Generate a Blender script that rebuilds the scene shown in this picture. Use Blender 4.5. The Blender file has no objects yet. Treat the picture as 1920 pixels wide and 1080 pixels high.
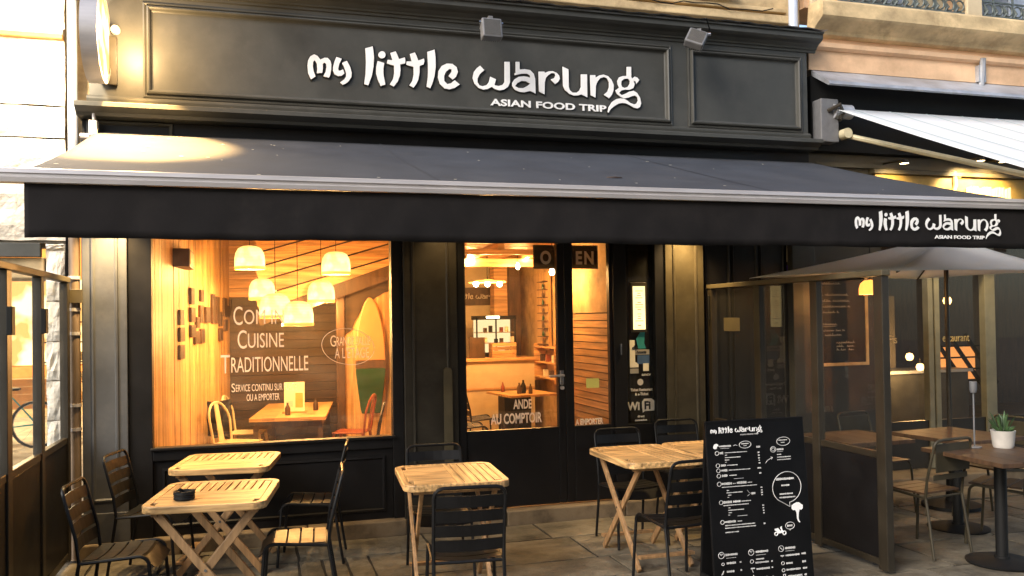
import bpy, bmesh, math, random
from mathutils import Vector, Matrix
random.seed(7)
R = math.radians
SC = bpy.context.scene
COL = SC.collection
# ------------------------------------------------------------------ camera
cam_data = bpy.data.cameras.new('camera')
cam_data.sensor_width = 36.0
cam_data.lens = 1612.0 / 1920.0 * 36.0
cam_data.clip_start = 0.05
cam_data.clip_end = 300.0
cam_data.shift_y = 34.7 / 1920.0
cam = bpy.data.objects.new('camera', cam_data)
COL.objects.link(cam)
yaw, pitch, roll = R(16.5), R(0.9), R(0.9)
fw = Vector((math.sin(yaw) * math.cos(pitch), math.cos(yaw) * math.cos(pitch), math.sin(pitch)))
rt = Vector((math.cos(yaw), -math.sin(yaw), 0))
up = rt.cross(fw)
r2 = rt * math.cos(roll) - up * math.sin(roll)
u2 = up * math.cos(roll) + rt * math.sin(roll)
m = Matrix((r2, u2, -fw)).transposed().to_4x4()
m.translation = Vector((0, -7.21, 1.75))
cam.matrix_world = m
SC.camera = cam
# ------------------------------------------------------------------ sky, sun, exposure
SUN_EL, SUN_AZ = 33.0, 236.0       # azimuth clockwise from +Y (north)
w = bpy.data.worlds.new('World')
SC.world = w
w.use_nodes = True
nt = w.node_tree
nt.nodes.clear()
sky = nt.nodes.new('ShaderNodeTexSky')
sky.sky_type = 'NISHITA'
sky.sun_disc = False
sky.sun_elevation = R(SUN_EL)
sky.sun_rotation = R(SUN_AZ)
sky.air_density = 1.0
sky.dust_density = 1.8
sky.ozone_density = 1.0
bg = nt.nodes.new('ShaderNodeBackground')
bg.inputs['Strength'].default_value = 0.12
wo = nt.nodes.new('ShaderNodeOutputWorld')
nt.links.new(sky.outputs[0], bg.inputs[0])
nt.links.new(bg.outputs[0], wo.inputs[0])
sun_d = bpy.data.lights.new('sun', 'SUN')
sun_d.energy = 1.25
sun_d.angle = R(25)
sun_d.color = (1.0, 0.95, 0.89)
sun = bpy.data.objects.new('sun', sun_d)
COL.objects.link(sun)
az, el = R(SUN_AZ), R(SUN_EL)
sd = Vector((math.sin(az) * math.cos(el), math.cos(az) * math.cos(el), math.sin(el)))
sun.rotation_euler = sd.to_track_quat('Z', 'Y').to_euler()
SC.view_settings.view_transform = 'Standard'
SC.view_settings.look = 'None'
SC.view_settings.exposure = 1.35
SC.view_settings.gamma = 1.0
SC.view_settings.use_curve_mapping = False
SC.cycles.use_denoising = True
SC.cycles.max_bounces = 7
SC.cycles.diffuse_bounces = 3
SC.cycles.glossy_bounces = 3
SC.cycles.transparent_max_bounces = 14
SC.cycles.sample_clamp_indirect = 4.0
SC.cycles.caustics_reflective = False
SC.cycles.caustics_refractive = False

# ------------------------------------------------------------------ materials
MATS = {}
def mat(name, col, rough=0.6, metal=0.0, var=0.12, scale=(8, 8, 8), bump=0.0, bscale=None, rnd=0.0, col2=None,
        spec=0.5, detail=4, emit=None, estr=0.0, contrast=1.0, dirt=0.0, dirt_col=(0.02, 0.02, 0.02), dscale=2.0):
    if name in MATS: return MATS[name]
    M = bpy.data.materials.new(name)
    M.use_nodes = True
    t = M.node_tree
    b = t.nodes['Principled BSDF']
    b.inputs['Roughness'].default_value = rough
    b.inputs['Metallic'].default_value = metal
    b.inputs['Specular IOR Level'].default_value = spec
    tc = t.nodes.new('ShaderNodeTexCoord')
    mp = t.nodes.new('ShaderNodeMapping')
    mp.inputs['Scale'].default_value = scale
    oi = t.nodes.new('ShaderNodeObjectInfo')
    off = t.nodes.new('ShaderNodeVectorMath'); off.operation = 'SCALE'
    off.inputs[0].default_value = (31.0, 17.0, 23.0)
    t.links.new(oi.outputs['Random'], off.inputs['Scale'])
    ad = t.nodes.new('ShaderNodeVectorMath'); ad.operation = 'ADD'
    t.links.new(tc.outputs['Object'], ad.inputs[0])
    t.links.new(off.outputs[0], ad.inputs[1])
    t.links.new(ad.outputs[0], mp.inputs['Vector'])
    n = t.nodes.new('ShaderNodeTexNoise')
    n.inputs['Scale'].default_value = 1.0
    n.inputs['Detail'].default_value = detail
    n.inputs['Roughness'].default_value = 0.6
    t.links.new(mp.outputs[0], n.inputs['Vector'])
    mx = t.nodes.new('ShaderNodeMix'); mx.data_type = 'RGBA'
    c2 = col2 if col2 else tuple(max(0, c * (1 - 2.2 * var)) for c in col)
    c1 = col if col2 else tuple(min(1, c * (1 + 1.2 * var)) for c in col)
    mx.inputs[6].default_value = (*c2, 1)
    mx.inputs[7].default_value = (*c1, 1)
    rg = t.nodes.new('ShaderNodeMapRange')
    rg.inputs['From Min'].default_value = 0.5 - 0.22 / contrast
    rg.inputs['From Max'].default_value = 0.5 + 0.22 / contrast
    t.links.new(n.outputs['Fac'], rg.inputs['Value'])
    t.links.new(rg.outputs[0], mx.inputs[0])
    last = mx.outputs[2]
    if rnd:
        hs = t.nodes.new('ShaderNodeHueSaturation')
        mr = t.nodes.new('ShaderNodeMapRange')
        mr.inputs['To Min'].default_value = 1 - rnd
        mr.inputs['To Max'].default_value = 1 + rnd
        t.links.new(oi.outputs['Random'], mr.inputs['Value'])
        t.links.new(mr.outputs[0], hs.inputs['Value'])
        t.links.new(last, hs.inputs['Color'])
        last = hs.outputs[0]
    if dirt:
        dn = t.nodes.new('ShaderNodeTexNoise')
        dn.inputs['Scale'].default_value = dscale
        dn.inputs['Detail'].default_value = 8
        dn.inputs['Roughness'].default_value = 0.7
        t.links.new(ad.outputs[0], dn.inputs['Vector'])
        dr = t.nodes.new('ShaderNodeMapRange')
        dr.inputs['From Min'].default_value = 0.5
        dr.inputs['From Max'].default_value = 0.68
        dr.inputs['To Max'].default_value = dirt
        t.links.new(dn.outputs['Fac'], dr.inputs['Value'])
        dm = t.nodes.new('ShaderNodeMix'); dm.data_type = 'RGBA'
        dm.inputs[7].default_value = (*dirt_col, 1)
        t.links.new(dr.outputs[0], dm.inputs[0])
        t.links.new(last, dm.inputs[6])
        last = dm.outputs[2]
    t.links.new(last, b.inputs['Base Color'])
    rr = t.nodes.new('ShaderNodeMapRange')
    rr.inputs['To Min'].default_value = max(0.02, rough - 0.1)
    rr.inputs['To Max'].default_value = min(1, rough + 0.1)
    t.links.new(n.outputs['Fac'], rr.inputs['Value'])
    t.links.new(rr.outputs[0], b.inputs['Roughness'])
    if bump:
        bn = n
        if bscale:
            bn = t.nodes.new('ShaderNodeTexNoise')
            bn.inputs['Scale'].default_value = bscale
            bn.inputs['Detail'].default_value = 5
            t.links.new(ad.outputs[0], bn.inputs['Vector'])
        bp = t.nodes.new('ShaderNodeBump')
        bp.inputs['Strength'].default_value = min(1.0, bump)
        bp.inputs['Distance'].default_value = 0.004 if bump <= 1 else 0.02
        t.links.new(bn.outputs['Fac'], bp.inputs['Height'])
        t.links.new(bp.outputs[0], b.inputs['Normal'])
    if emit:
        b.inputs['Emission Color'].default_value = (*emit, 1)
        b.inputs['Emission Strength'].default_value = estr
    MATS[name] = M
    return M

def glass_mat(name, tint=(0.93, 0.95, 0.94), refl=1.0, rough=0.02, haze=0.05):
    M = bpy.data.materials.new(name); M.use_nodes = True
    t = M.node_tree; t.nodes.clear()
    o = t.nodes.new('ShaderNodeOutputMaterial')
    tr = t.nodes.new('ShaderNodeBsdfTransparent'); tr.inputs[0].default_value = (*tint, 1)
    gl = t.nodes.new('ShaderNodeBsdfGlossy'); gl.inputs['Roughness'].default_value = rough
    fr = t.nodes.new('ShaderNodeFresnel'); fr.inputs[0].default_value = 1.5
    ml = t.nodes.new('ShaderNodeMath'); ml.operation = 'MULTIPLY'; ml.inputs[1].default_value = refl
    mx = t.nodes.new('ShaderNodeMixShader')
    ge = t.nodes.new('ShaderNodeNewGeometry'); iv = t.nodes.new('ShaderNodeMath'); iv.operation = 'SUBTRACT'; iv.inputs[0].default_value = 1.0
    m2 = t.nodes.new('ShaderNodeMath'); m2.operation = 'MULTIPLY'   # only the front face of a thin pane reflects
    t.links.new(ge.outputs['Backfacing'], iv.inputs[1]); t.links.new(iv.outputs[0], m2.inputs[1]); t.links.new(ml.outputs[0], m2.inputs[0])
    t.links.new(fr.outputs[0], ml.inputs[0]); t.links.new(m2.outputs[0], mx.inputs[0])
    t.links.new(tr.outputs[0], mx.inputs[1]); t.links.new(gl.outputs[0], mx.inputs[2])
    # faint smears that also lay a pale veil of haze on the pane
    df = t.nodes.new('ShaderNodeBsdfDiffuse'); df.inputs[0].default_value = (.8, .8, .78, 1)
    tl = t.nodes.new('ShaderNodeBsdfTranslucent'); tl.inputs[0].default_value = (.8, .8, .78, 1)
    m4 = t.nodes.new('ShaderNodeMixShader'); m4.inputs[0].default_value = .5
    t.links.new(df.outputs[0], m4.inputs[1]); t.links.new(tl.outputs[0], m4.inputs[2])
    tc = t.nodes.new('ShaderNodeTexCoord'); mp = t.nodes.new('ShaderNodeMapping'); mp.inputs['Scale'].default_value = (1.3, 1.3, 3.2)
    mp.inputs['Rotation'].default_value = (0, .5, 0)
    ns = t.nodes.new('ShaderNodeTexNoise'); ns.inputs['Scale'].default_value = 1.6; ns.inputs['Detail'].default_value = 7; ns.inputs['Roughness'].default_value = .65
    mr = t.nodes.new('ShaderNodeMapRange'); mr.inputs['From Min'].default_value = .42; mr.inputs['From Max'].default_value = .72
    mr.inputs['To Min'].default_value = .008; mr.inputs['To Max'].default_value = haze
    t.links.new(tc.outputs['Object'], mp.inputs[0]); t.links.new(mp.outputs[0], ns.inputs['Vector']); t.links.new(ns.outputs['Fac'], mr.inputs['Value'])
    m3 = t.nodes.new('ShaderNodeMixShader'); t.links.new(mr.outputs[0], m3.inputs[0])
    t.links.new(mx.outputs[0], m3.inputs[1]); t.links.new(m4.outputs[0], m3.inputs[2])
    t.links.new(m3.outputs[0], o.inputs[0])
    MATS[name] = M
    return M

def emit_mat(name, col, s, col2=None, scale=6.0):
    M = bpy.data.materials.new(name); M.use_nodes = True
    t = M.node_tree; t.nodes.clear()
    o = t.nodes.new('ShaderNodeOutputMaterial')
    e = t.nodes.new('ShaderNodeEmission'); e.inputs[1].default_value = s
    if col2:
        n = t.nodes.new('ShaderNodeTexNoise'); n.inputs['Scale'].default_value = scale
        tc = t.nodes.new('ShaderNodeTexCoord'); t.links.new(tc.outputs['Object'], n.inputs['Vector'])
        mr = t.nodes.new('ShaderNodeMapRange'); mr.inputs['From Min'].default_value = .42; mr.inputs['From Max'].default_value = .58
        mx = t.nodes.new('ShaderNodeMix'); mx.data_type = 'RGBA'
        mx.inputs[6].default_value = (*col, 1); mx.inputs[7].default_value = (*col2, 1)
        t.links.new(n.outputs['Fac'], mr.inputs['Value']); t.links.new(mr.outputs[0], mx.inputs[0])
        t.links.new(mx.outputs[2], e.inputs[0])
    else:
        e.inputs[0].default_value = (*col, 1)
    t.links.new(e.outputs[0], o.inputs[0])
    MATS[name] = M
    return M

paint = mat('grey_paint', (0.058, 0.058, 0.052), 0.45, spec=0.35, var=0.10, scale=(3, 3, 3), bump=0.12, bscale=90, dirt=0.25, dirt_col=(0.09, 0.085, 0.075), dscale=5)
paint_blk = mat('black_paint', (0.0065, 0.006, 0.0065), 0.45, spec=0.3, var=0.15, scale=(4, 4, 4), bump=0.1, bscale=70, dirt=0.2, dirt_col=(0.016, 0.014, 0.012), dscale=6)
awn_fab = mat('awning_canvas', (0.036, 0.041, 0.053), 0.85, var=0.12, scale=(2.5, 2.5, 2.5), bump=0.25, bscale=420, dirt=0.45, dirt_col=(0.060, 0.062, 0.070), dscale=1.6)
val_fab = mat('valance_canvas', (0.012, 0.0105, 0.0105), 0.9, spec=0.2, var=0.15, scale=(3, 3, 3), bump=0.25, bscale=400, dirt=0.3, dirt_col=(0.026, 0.022, 0.02), dscale=4)
alu = mat('aluminium', (0.50, 0.47, 0.46), 0.35, 0.35, var=0.05, scale=(3, 20, 20), bump=0.05)
chrome = mat('steel', (0.5, 0.5, 0.5), 0.25, 1.0, var=0.05)
zinc = mat('zinc_sheet', (0.42, 0.44, 0.48), 0.45, 0.3, var=0.2, scale=(2, 4, 4), bump=0.2, dirt=0.5, dirt_col=(0.18, 0.17, 0.16), dscale=3)
white = mat('white_letter', (0.85, 0.84, 0.82), 0.5, var=0.03)
letter_edge = mat('letter_edge', (0.008, 0.008, 0.008), 0.5, var=0.03)
def translucent_mat(name, col, k=0.5):
    M = bpy.data.materials.new(name); M.use_nodes = True
    t = M.node_tree; t.nodes.clear()
    o = t.nodes.new('ShaderNodeOutputMaterial'); d = t.nodes.new('ShaderNodeBsdfDiffuse'); d.inputs[0].default_value = (*col, 1)
    tr = t.nodes.new('ShaderNodeBsdfTranslucent'); tr.inputs[0].default_value = (*col, 1)
    n = t.nodes.new('ShaderNodeTexNoise'); n.inputs['Scale'].default_value = 2.0
    mr = t.nodes.new('ShaderNodeMapRange'); mr.inputs['To Min'].default_value = k - .05; mr.inputs['To Max'].default_value = k + .05
    t.links.new(n.outputs['Fac'], mr.inputs['Value'])
    mx = t.nodes.new('ShaderNodeMixShader'); t.links.new(mr.outputs[0], mx.inputs[0])
    t.links.new(d.outputs[0], mx.inputs[1]); t.links.new(tr.outputs[0], mx.inputs[2]); t.links.new(mx.outputs[0], o.inputs[0])
    MATS[name] = M; return M
print_white = translucent_mat('window_print', (0.86, 0.82, 0.74), 0.55)
chalk = mat('chalk_print', (0.62, 0.61, 0.59), 0.8, var=0.15)
teak = mat('teak', (0.52, 0.31, 0.125), 0.45, var=0.32, scale=(2.5, 38, 38), bump=0.25, rnd=0.16, contrast=1.3)
teak_y = mat('teak_cross', (0.52, 0.31, 0.125), 0.45, var=0.32, scale=(38, 2.5, 38), bump=0.25, rnd=0.16, contrast=1.3)
teak_leg = mat('teak_leg', (0.33, 0.19, 0.085), 0.5, var=0.22, scale=(30, 30, 3), bump=0.25, rnd=0.12)
chair_m = mat('charcoal_metal', (0.006, 0.006, 0.0065), 0.42, 0.0, spec=0.3, var=0.12, scale=(6, 6, 6), bump=0.05, bscale=160, rnd=0.1)
stone_w = mat('pale_limestone', (0.78, 0.73, 0.64), 0.85, var=0.14, scale=(7, 7, 7), bump=1.2, bscale=16, rnd=0.05, detail=9, dirt=0.6, dirt_col=(0.34, 0.29, 0.22), dscale=7)
mortar = mat('mortar', (0.36, 0.32, 0.26), 0.95, var=0.25, scale=(20, 20, 20), bump=1.0)
stone_step = mat('step_stone', (0.20, 0.145, 0.085), 0.75, var=0.25, scale=(6, 6, 6), bump=1.0, bscale=35, rnd=0.1, dirt=0.5, dirt_col=(0.10, 0.085, 0.06), dscale=6)
pave = mat('paving_stone', (0.165, 0.140, 0.100), 0.68, spec=0.25, var=0.30, scale=(3.2, 3.2, 3.2), bump=1.3, bscale=14, rnd=0.14, detail=9, dirt=0.55, dirt_col=(0.045, 0.038, 0.028), dscale=2.4)
asphalt = mat('asphalt', (0.05, 0.048, 0.045), 0.9, var=0.2, scale=(30, 30, 30), bump=0.6)
terr_m = mat('olive_metal_shaded', (0.045, 0.037, 0.022), 0.45, spec=0.3, var=0.15, scale=(5, 5, 5), bump=0.1)  # olive metal darkened to carry the shade on the right-hand terrace
joint = mat('joint_sand', (0.025, 0.021, 0.016), 0.95, var=0.3, scale=(30, 30, 30), bump=0.8)
pine = mat('pine_boards', (0.62, 0.38, 0.16), 0.5, var=0.22, scale=(22, 22, 1.4), bump=0.2, rnd=0.2, contrast=1.2, dirt=0.45, dirt_col=(0.33, 0.16, 0.05), dscale=3)
pine_h = mat('pine_boards_flat', (0.58, 0.33, 0.14), 0.5, var=0.25, scale=(1.6, 1.6, 30), bump=0.2, rnd=0.22, contrast=1.2)
dark_board = mat('dark_stained_boards', (0.045, 0.025, 0.013), 0.5, var=0.25, scale=(2, 2, 30), bump=0.2, rnd=0.3)
dark_wood = mat('dark_wood', (0.075, 0.040, 0.020), 0.5, var=0.25, scale=(20, 20, 3), bump=0.2, rnd=0.2)
cream_wall = mat('cream_wall', (0.62, 0.50, 0.32), 0.8, var=0.08, scale=(3, 3, 3), bump=0.15, bscale=60)
plaster = mat('ochre_plaster', (0.55, 0.36, 0.17), 0.9, var=0.25, scale=(4, 4, 4), bump=0.8, bscale=20, detail=8, dirt=0.5, dirt_col=(0.30, 0.17, 0.07), dscale=5)
floor_wood = mat('floor_boards', (0.25, 0.14, 0.06), 0.45, var=0.3, scale=(25, 2, 25), bump=0.2, rnd=0.25)
black = mat('matt_black', (0.008, 0.008, 0.008), 0.6, spec=0.25, var=0.15)
board_blk = mat('menu_black', (0.004, 0.0038, 0.004), 0.5, spec=0.2, var=0.2, scale=(5, 5, 5), bump=0.05)
peach = mat('peach_render', (0.84, 0.55, 0.33), 0.9, var=0.13, scale=(1.5, 1.5, 2.5), bump=0.5, bscale=50, detail=8, dirt=0.45, dirt_col=(0.42, 0.24, 0.13), dscale=1.6)
tan_stone = mat('tan_stone', (0.62, 0.46, 0.25), 0.85, var=0.2, scale=(3, 3, 5), bump=0.9, bscale=30, detail=8, dirt=0.6, dirt_col=(0.20, 0.13, 0.06), dscale=2.5)
iron = mat('green_iron', (0.12, 0.14, 0.13), 0.55, 0.3, var=0.25, scale=(20, 20, 20), bump=0.4)
olive = mat('olive_frame', (0.080, 0.064, 0.034), 0.5, var=0.15, scale=(5, 5, 5), bump=0.1)
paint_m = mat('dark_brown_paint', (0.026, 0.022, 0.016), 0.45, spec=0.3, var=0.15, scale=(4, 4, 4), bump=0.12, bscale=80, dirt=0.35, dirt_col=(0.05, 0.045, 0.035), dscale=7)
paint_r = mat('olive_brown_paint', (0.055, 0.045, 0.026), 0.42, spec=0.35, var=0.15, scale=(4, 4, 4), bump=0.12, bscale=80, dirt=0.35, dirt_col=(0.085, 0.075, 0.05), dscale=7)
bronze = mat('bronze_frame', (0.028, 0.022, 0.014), 0.42, 0.1, var=0.15, scale=(6, 6, 6), bump=0.08)
wb_grey = mat('windbreak_grey', (0.065, 0.066, 0.060), 0.4, 0.2, var=0.15, scale=(6, 6, 6), bump=0.08)
white_fab = translucent_mat('white_canvas', (0.88, 0.89, 0.92), 0.35)
cream_met = mat('cream_metal', (0.62, 0.55, 0.36), 0.4, 0.1, var=0.08)
red_met = mat('red_metal', (0.24, 0.05, 0.02), 0.4, 0.1, var=0.1)
green_p = mat('green_paint', (0.008, 0.055, 0.022), 0.4, var=0.1)
teal_p = mat('teal_paint', (0.02, 0.30, 0.34), 0.35, var=0.1)
paper = mat('paper', (0.75, 0.70, 0.55), 0.8, var=0.06)
paper_y = mat('yellow_paper', (0.62, 0.60, 0.16), 0.8, var=0.05)
plant_g = mat('leaf_green', (0.05, 0.10, 0.035), 0.5, var=0.3, rnd=0.3)
pot_w = mat('white_pot', (0.55, 0.52, 0.47), 0.6, var=0.08)
plastic_g = mat('grey_plastic', (0.15, 0.15, 0.155), 0.5, var=0.08, scale=(20, 20, 20), bump=0.2)
pipe_m = mat('painted_pipe', (0.22, 0.16, 0.11), 0.45, 0.2, var=0.25, scale=(10, 10, 2), bump=0.3)
pipe_w = mat('pale_pipe', (0.62, 0.68, 0.78), 0.4, 0.2, var=0.1, scale=(10, 10, 2))
blue_fl = mat('blue_sticker', (0.05, 0.10, 0.20), 0.5, var=0.1)
teal_fl = mat('teal_sticker', (0.02, 0.20, 0.20), 0.5, var=0.1)
violet_fl = mat('violet_sticker', (0.10, 0.05, 0.45), 0.5, var=0.1)
grey_fl = mat('grey_sticker', (0.30, 0.28, 0.24), 0.5, var=0.1)
orange_w = mat('orange_wall', (0.75, 0.33, 0.10), 0.8, var=0.1)
far_wall = mat('far_grey_render', (0.22, 0.20, 0.17), 0.9, var=0.15, scale=(1, 1, 1), bump=0.3)
glass = glass_mat('clear_glass', refl=2.0)
glass_w = glass_mat('windbreak_glass', (0.96, 0.97, 0.96), 0.5, 0.02, 0.03)
glass_d = glass_mat('dull_glass', (0.72, 0.70, 0.62), 1.3, 0.04)
glass_r = glass_mat('screen_glass', (0.90, 0.89, 0.85), 0.9, 0.03, 0.014)
glass_n = glass_mat('smoky_glass', (0.85, 0.82, 0.76), 1.2, 0.03, 0.012)
paint_l = mat('grey_paint_lit', (0.085, 0.088, 0.094), 0.45, spec=0.35, var=0.10, scale=(3, 3, 3), bump=0.12, bscale=90, dirt=0.3, dirt_col=(0.15, 0.145, 0.14), dscale=5)  # the grey paint again, with daylight on the left pilaster put into it
mull_m = mat('pale_mullion', (0.22, 0.20, 0.13), 0.5, var=0.12, scale=(5, 5, 5), bump=0.1)

# ------------------------------------------------------------------ mesh helpers
class MB:
    def __init__(s): s.v = []; s.f = []
    def quadbox(s, pts):           # 8 points, bottom 4 ccw then top 4
        b = len(s.v); s.v += [tuple(p) for p in pts]
        for q in ((0, 3, 2, 1), (4, 5, 6, 7), (0, 1, 5, 4), (1, 2, 6, 5), (2, 3, 7, 6), (3, 0, 4, 7)):
            s.f.append(tuple(b + i for i in q))
        return s
    def box(s, x0, x1, y0, y1, z0, z1):
        return s.quadbox([(x0, y0, z0), (x1, y0, z0), (x1, y1, z0), (x0, y1, z0),
                          (x0, y0, z1), (x1, y0, z1), (x1, y1, z1), (x0, y1, z1)])
    def beam(s, a, b, w_, t, upv=(0, 0, 1)):   # rectangular bar from a to b
        a = Vector(a); b = Vector(b); d = (b - a).normalized(); u = Vector(upv)
        sx = d.cross(u)
        if sx.length < 1e-4: sx = d.cross(Vector((0, 1, 0)))
        sx.normalize(); uu = sx.cross(d).normalized()
        p = []
        for c in (a, b):
            p.append([c - sx * w_ / 2 - uu * t / 2, c + sx * w_ / 2 - uu * t / 2, c + sx * w_ / 2 + uu * t / 2, c - sx * w_ / 2 + uu * t / 2])
        return s.quadbox(p[0] + p[1])
    def tube(s, pts, r, n=8, caps=True, closed=False):
        pts = [Vector(p) for p in pts]
        rings = []
        k = len(pts)
        for i, p in enumerate(pts):
            if closed: d = (pts[(i + 1) % k] - pts[i - 1])
            else: d = (pts[min(i + 1, k - 1)] - pts[max(i - 1, 0)])
            d.normalize()
            ref = Vector((0, 0, 1)) if abs(d.z) < 0.9 else Vector((0, 1, 0))
            if i and rings:
                a = (lastx - d * lastx.dot(d))
                a = a.normalized() if a.length > 1e-5 else d.cross(ref).normalized()
            else: a = d.cross(ref).normalized()
            lastx = a
            bb = d.cross(a)
            rr = r[i] if isinstance(r, (list, tuple)) else r
            b0 = len(s.v)
            for j in range(n):
                t = 2 * math.pi * j / n
                s.v.append(tuple(p + a * math.cos(t) * rr + bb * math.sin(t) * rr))
            rings.append(b0)
        rng = range(k if closed else k - 1)
        for i in rng:
            a, b = rings[i], rings[(i + 1) % k]
            for j in range(n):
                s.f.append((a + j, b + j, b + (j + 1) % n, a + (j + 1) % n))
        if caps and not closed:
            s.f.append(tuple(rings[0] + j for j in range(n)))
            s.f.append(tuple(rings[-1] + j for j in reversed(range(n))))
        return s
    def lathe(s, prof, c=(0, 0, 0), n=20, axis='z', cap=True):
        base = len(s.v)
        for (r, h) in prof:
            for j in range(n):
                t = 2 * math.pi * j / n
                x, y = r * math.cos(t), r * math.sin(t)
                if axis == 'z': p = (c[0] + x, c[1] + y, c[2] + h)
                elif axis == 'x': p = (c[0] + h, c[1] + x, c[2] + y)
                else: p = (c[0] + y, c[1] + h, c[2] + x)
                s.v.append(p)
        for i in range(len(prof) - 1):
            for j in range(n):
                a = base + i * n + j; b = base + i * n + (j + 1) % n
                s.f.append((a, b, b + n, a + n))
        if cap:
            s.f.append(tuple(base + j for j in reversed(range(n))))
            s.f.append(tuple(base + (len(prof) - 1) * n + j for j in range(n)))
        return s
    def prism(s, poly, lo, hi, plane='xz'):    # polygon extruded along the third axis
        b = len(s.v); n = len(poly)
        def P(p, h):
            if plane == 'xz': return (p[0], h, p[1])
            if plane == 'xy': return (p[0], p[1], h)
            return (h, p[0], p[1])
        s.v += [P(p, lo) for p in poly] + [P(p, hi) for p in poly]
        s.f.append(tuple(b + i for i in range(n)))
        s.f.append(tuple(b + n + i for i in reversed(range(n))))
        for i in range(n):
            j = (i + 1) % n
            s.f.append((b + i, b + n + i, b + n + j, b + j))
        return s
    def frame(s, x0, x1, z0, z1, prof, sy=-1):  # mitred picture-frame moulding; prof = (inset, y)
        rings = []
        for (i, y) in prof:
            b = len(s.v); rings.append(b)
            s.v += [(x0 + i, y, z0 + i), (x1 - i, y, z0 + i), (x1 - i, y, z1 - i), (x0 + i, y, z1 - i)]
        for a, b in zip(rings, rings[1:]):
            for j in range(4):
                s.f.append((a + j, a + (j + 1) % 4, b + (j + 1) % 4, b + j))
        return s
    def grid(s, fn, nu, nv):
        b = len(s.v)
        for i in range(nu + 1):
            for j in range(nv + 1):
                s.v.append(tuple(fn(i / nu, j / nv)))
        for i in range(nu):
            for j in range(nv):
                a = b + i * (nv + 1) + j
                s.f.append((a, a + nv + 1, a + nv + 2, a + 1))
        return s
    def mesh(s, name, m_, smooth=False):
        me = bpy.data.meshes.new(name)
        me.from_pydata(s.v, [], s.f)
        bm = bmesh.new(); bm.from_mesh(me)
        bmesh.ops.recalc_face_normals(bm, faces=bm.faces)
        bm.to_mesh(me); bm.free()
        me.materials.append(m_)
        if smooth:
            me.polygons.foreach_set('use_smooth', [True] * len(me.polygons))
            try: me.set_sharp_from_angle(angle=R(35))
            except Exception: pass
        return me
    def build(s, name, m_, parent=None, smooth=False, bevel=0, loc=None, rot=None, label=None):
        o = bpy.data.objects.new(name, s.mesh(name, m_, smooth))
        return link(o, parent, bevel, loc, rot, label)

def link(o, parent=None, bevel=0, loc=None, rot=None, label=None):
    COL.objects.link(o)
    if parent is not None: o.parent = parent
    if loc: o.location = loc
    if rot: o.rotation_euler = rot
    if label: o['label'] = label
    if bevel:
        md = o.modifiers.new('bevel', 'BEVEL'); md.width = bevel; md.segments = 2; md.limit_method = 'ANGLE'
        md.angle_limit = R(40)
    return o
def B(name, m_, parent, x0, x1, y0, y1, z0, z1, bevel=0, loc=None, rot=None, label=None):
    return MB().box(x0, x1, y0, y1, z0, z1).build(name, m_, parent, bevel=bevel, loc=loc, rot=rot, label=label)
def empty(name, loc=(0, 0, 0), rz=0.0):
    o = bpy.data.objects.new(name, None); o.empty_display_size = 0.1
    COL.objects.link(o); o.location = loc; o.rotation_euler = (0, 0, rz)
    return o
def tag(o, label, cat, group=None):
    o['label'] = label; o['category'] = cat
    if group: o['group'] = group
    return o
def thing(name, label, cat, loc=(0, 0, 0), rz=0.0, group=None): return tag(empty(name, loc, rz), label, cat, group)
def struct(o): o['kind'] = 'structure'; return o
def copy_tree(o, parent=None):
    c = o.copy(); COL.objects.link(c)
    if parent is not None: c.parent = parent
    for ch in list(o.children): copy_tree(ch, c)
    return c
def rep(src, loc, rz, label):
    c = copy_tree(src); c.location = loc; c.rotation_euler = (0, 0, rz); c['label'] = label
    return c

def curve_mesh(polys, extrude=0.0, bevel=0.0, scale=0.001):   # filled outlines with holes -> mesh in the XZ plane facing -Y
    cu = bpy.data.curves.new('tmp', 'CURVE'); cu.dimensions = '2D'; cu.fill_mode = 'BOTH'; cu.extrude = extrude
    cu.offset = bevel
    for p in polys:
        sp = cu.splines.new('POLY'); sp.points.add(len(p) - 1)
        for q, (x, y) in zip(sp.points, p): q.co = (x * scale, y * scale, 0, 1)
        sp.use_cyclic_u = True
    return conv(cu)
def conv(cu):
    o = bpy.data.objects.new('tmp', cu); COL.objects.link(o)
    dg = bpy.context.evaluated_depsgraph_get()
    me = bpy.data.meshes.new_from_object(o.evaluated_get(dg))
    bpy.data.objects.remove(o)
    for v in me.vertices: v.co = (v.co.x, -v.co.z, v.co.y)
    me.materials.clear()
    return me
def text(s, cap, x, y, z, m_, parent, sx=1.0, align='LEFT', ext=0.0008, bold=0.0, name='lettering', spacing=1.0, rot=None):
    cu = bpy.data.curves.new('tmp', 'FONT'); cu.body = s; cu.size = cap / 0.70; cu.align_x = align
    cu.extrude = ext; cu.offset = bold; cu.space_character = spacing; cu.resolution_u = 4
    me = conv(cu); me.name = name
    for v in me.vertices: v.co.x *= sx
    me.materials.append(m_)
    o = bpy.data.objects.new(name, me)
    return link(o, parent, loc=(x, y, z), rot=rot)
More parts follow.
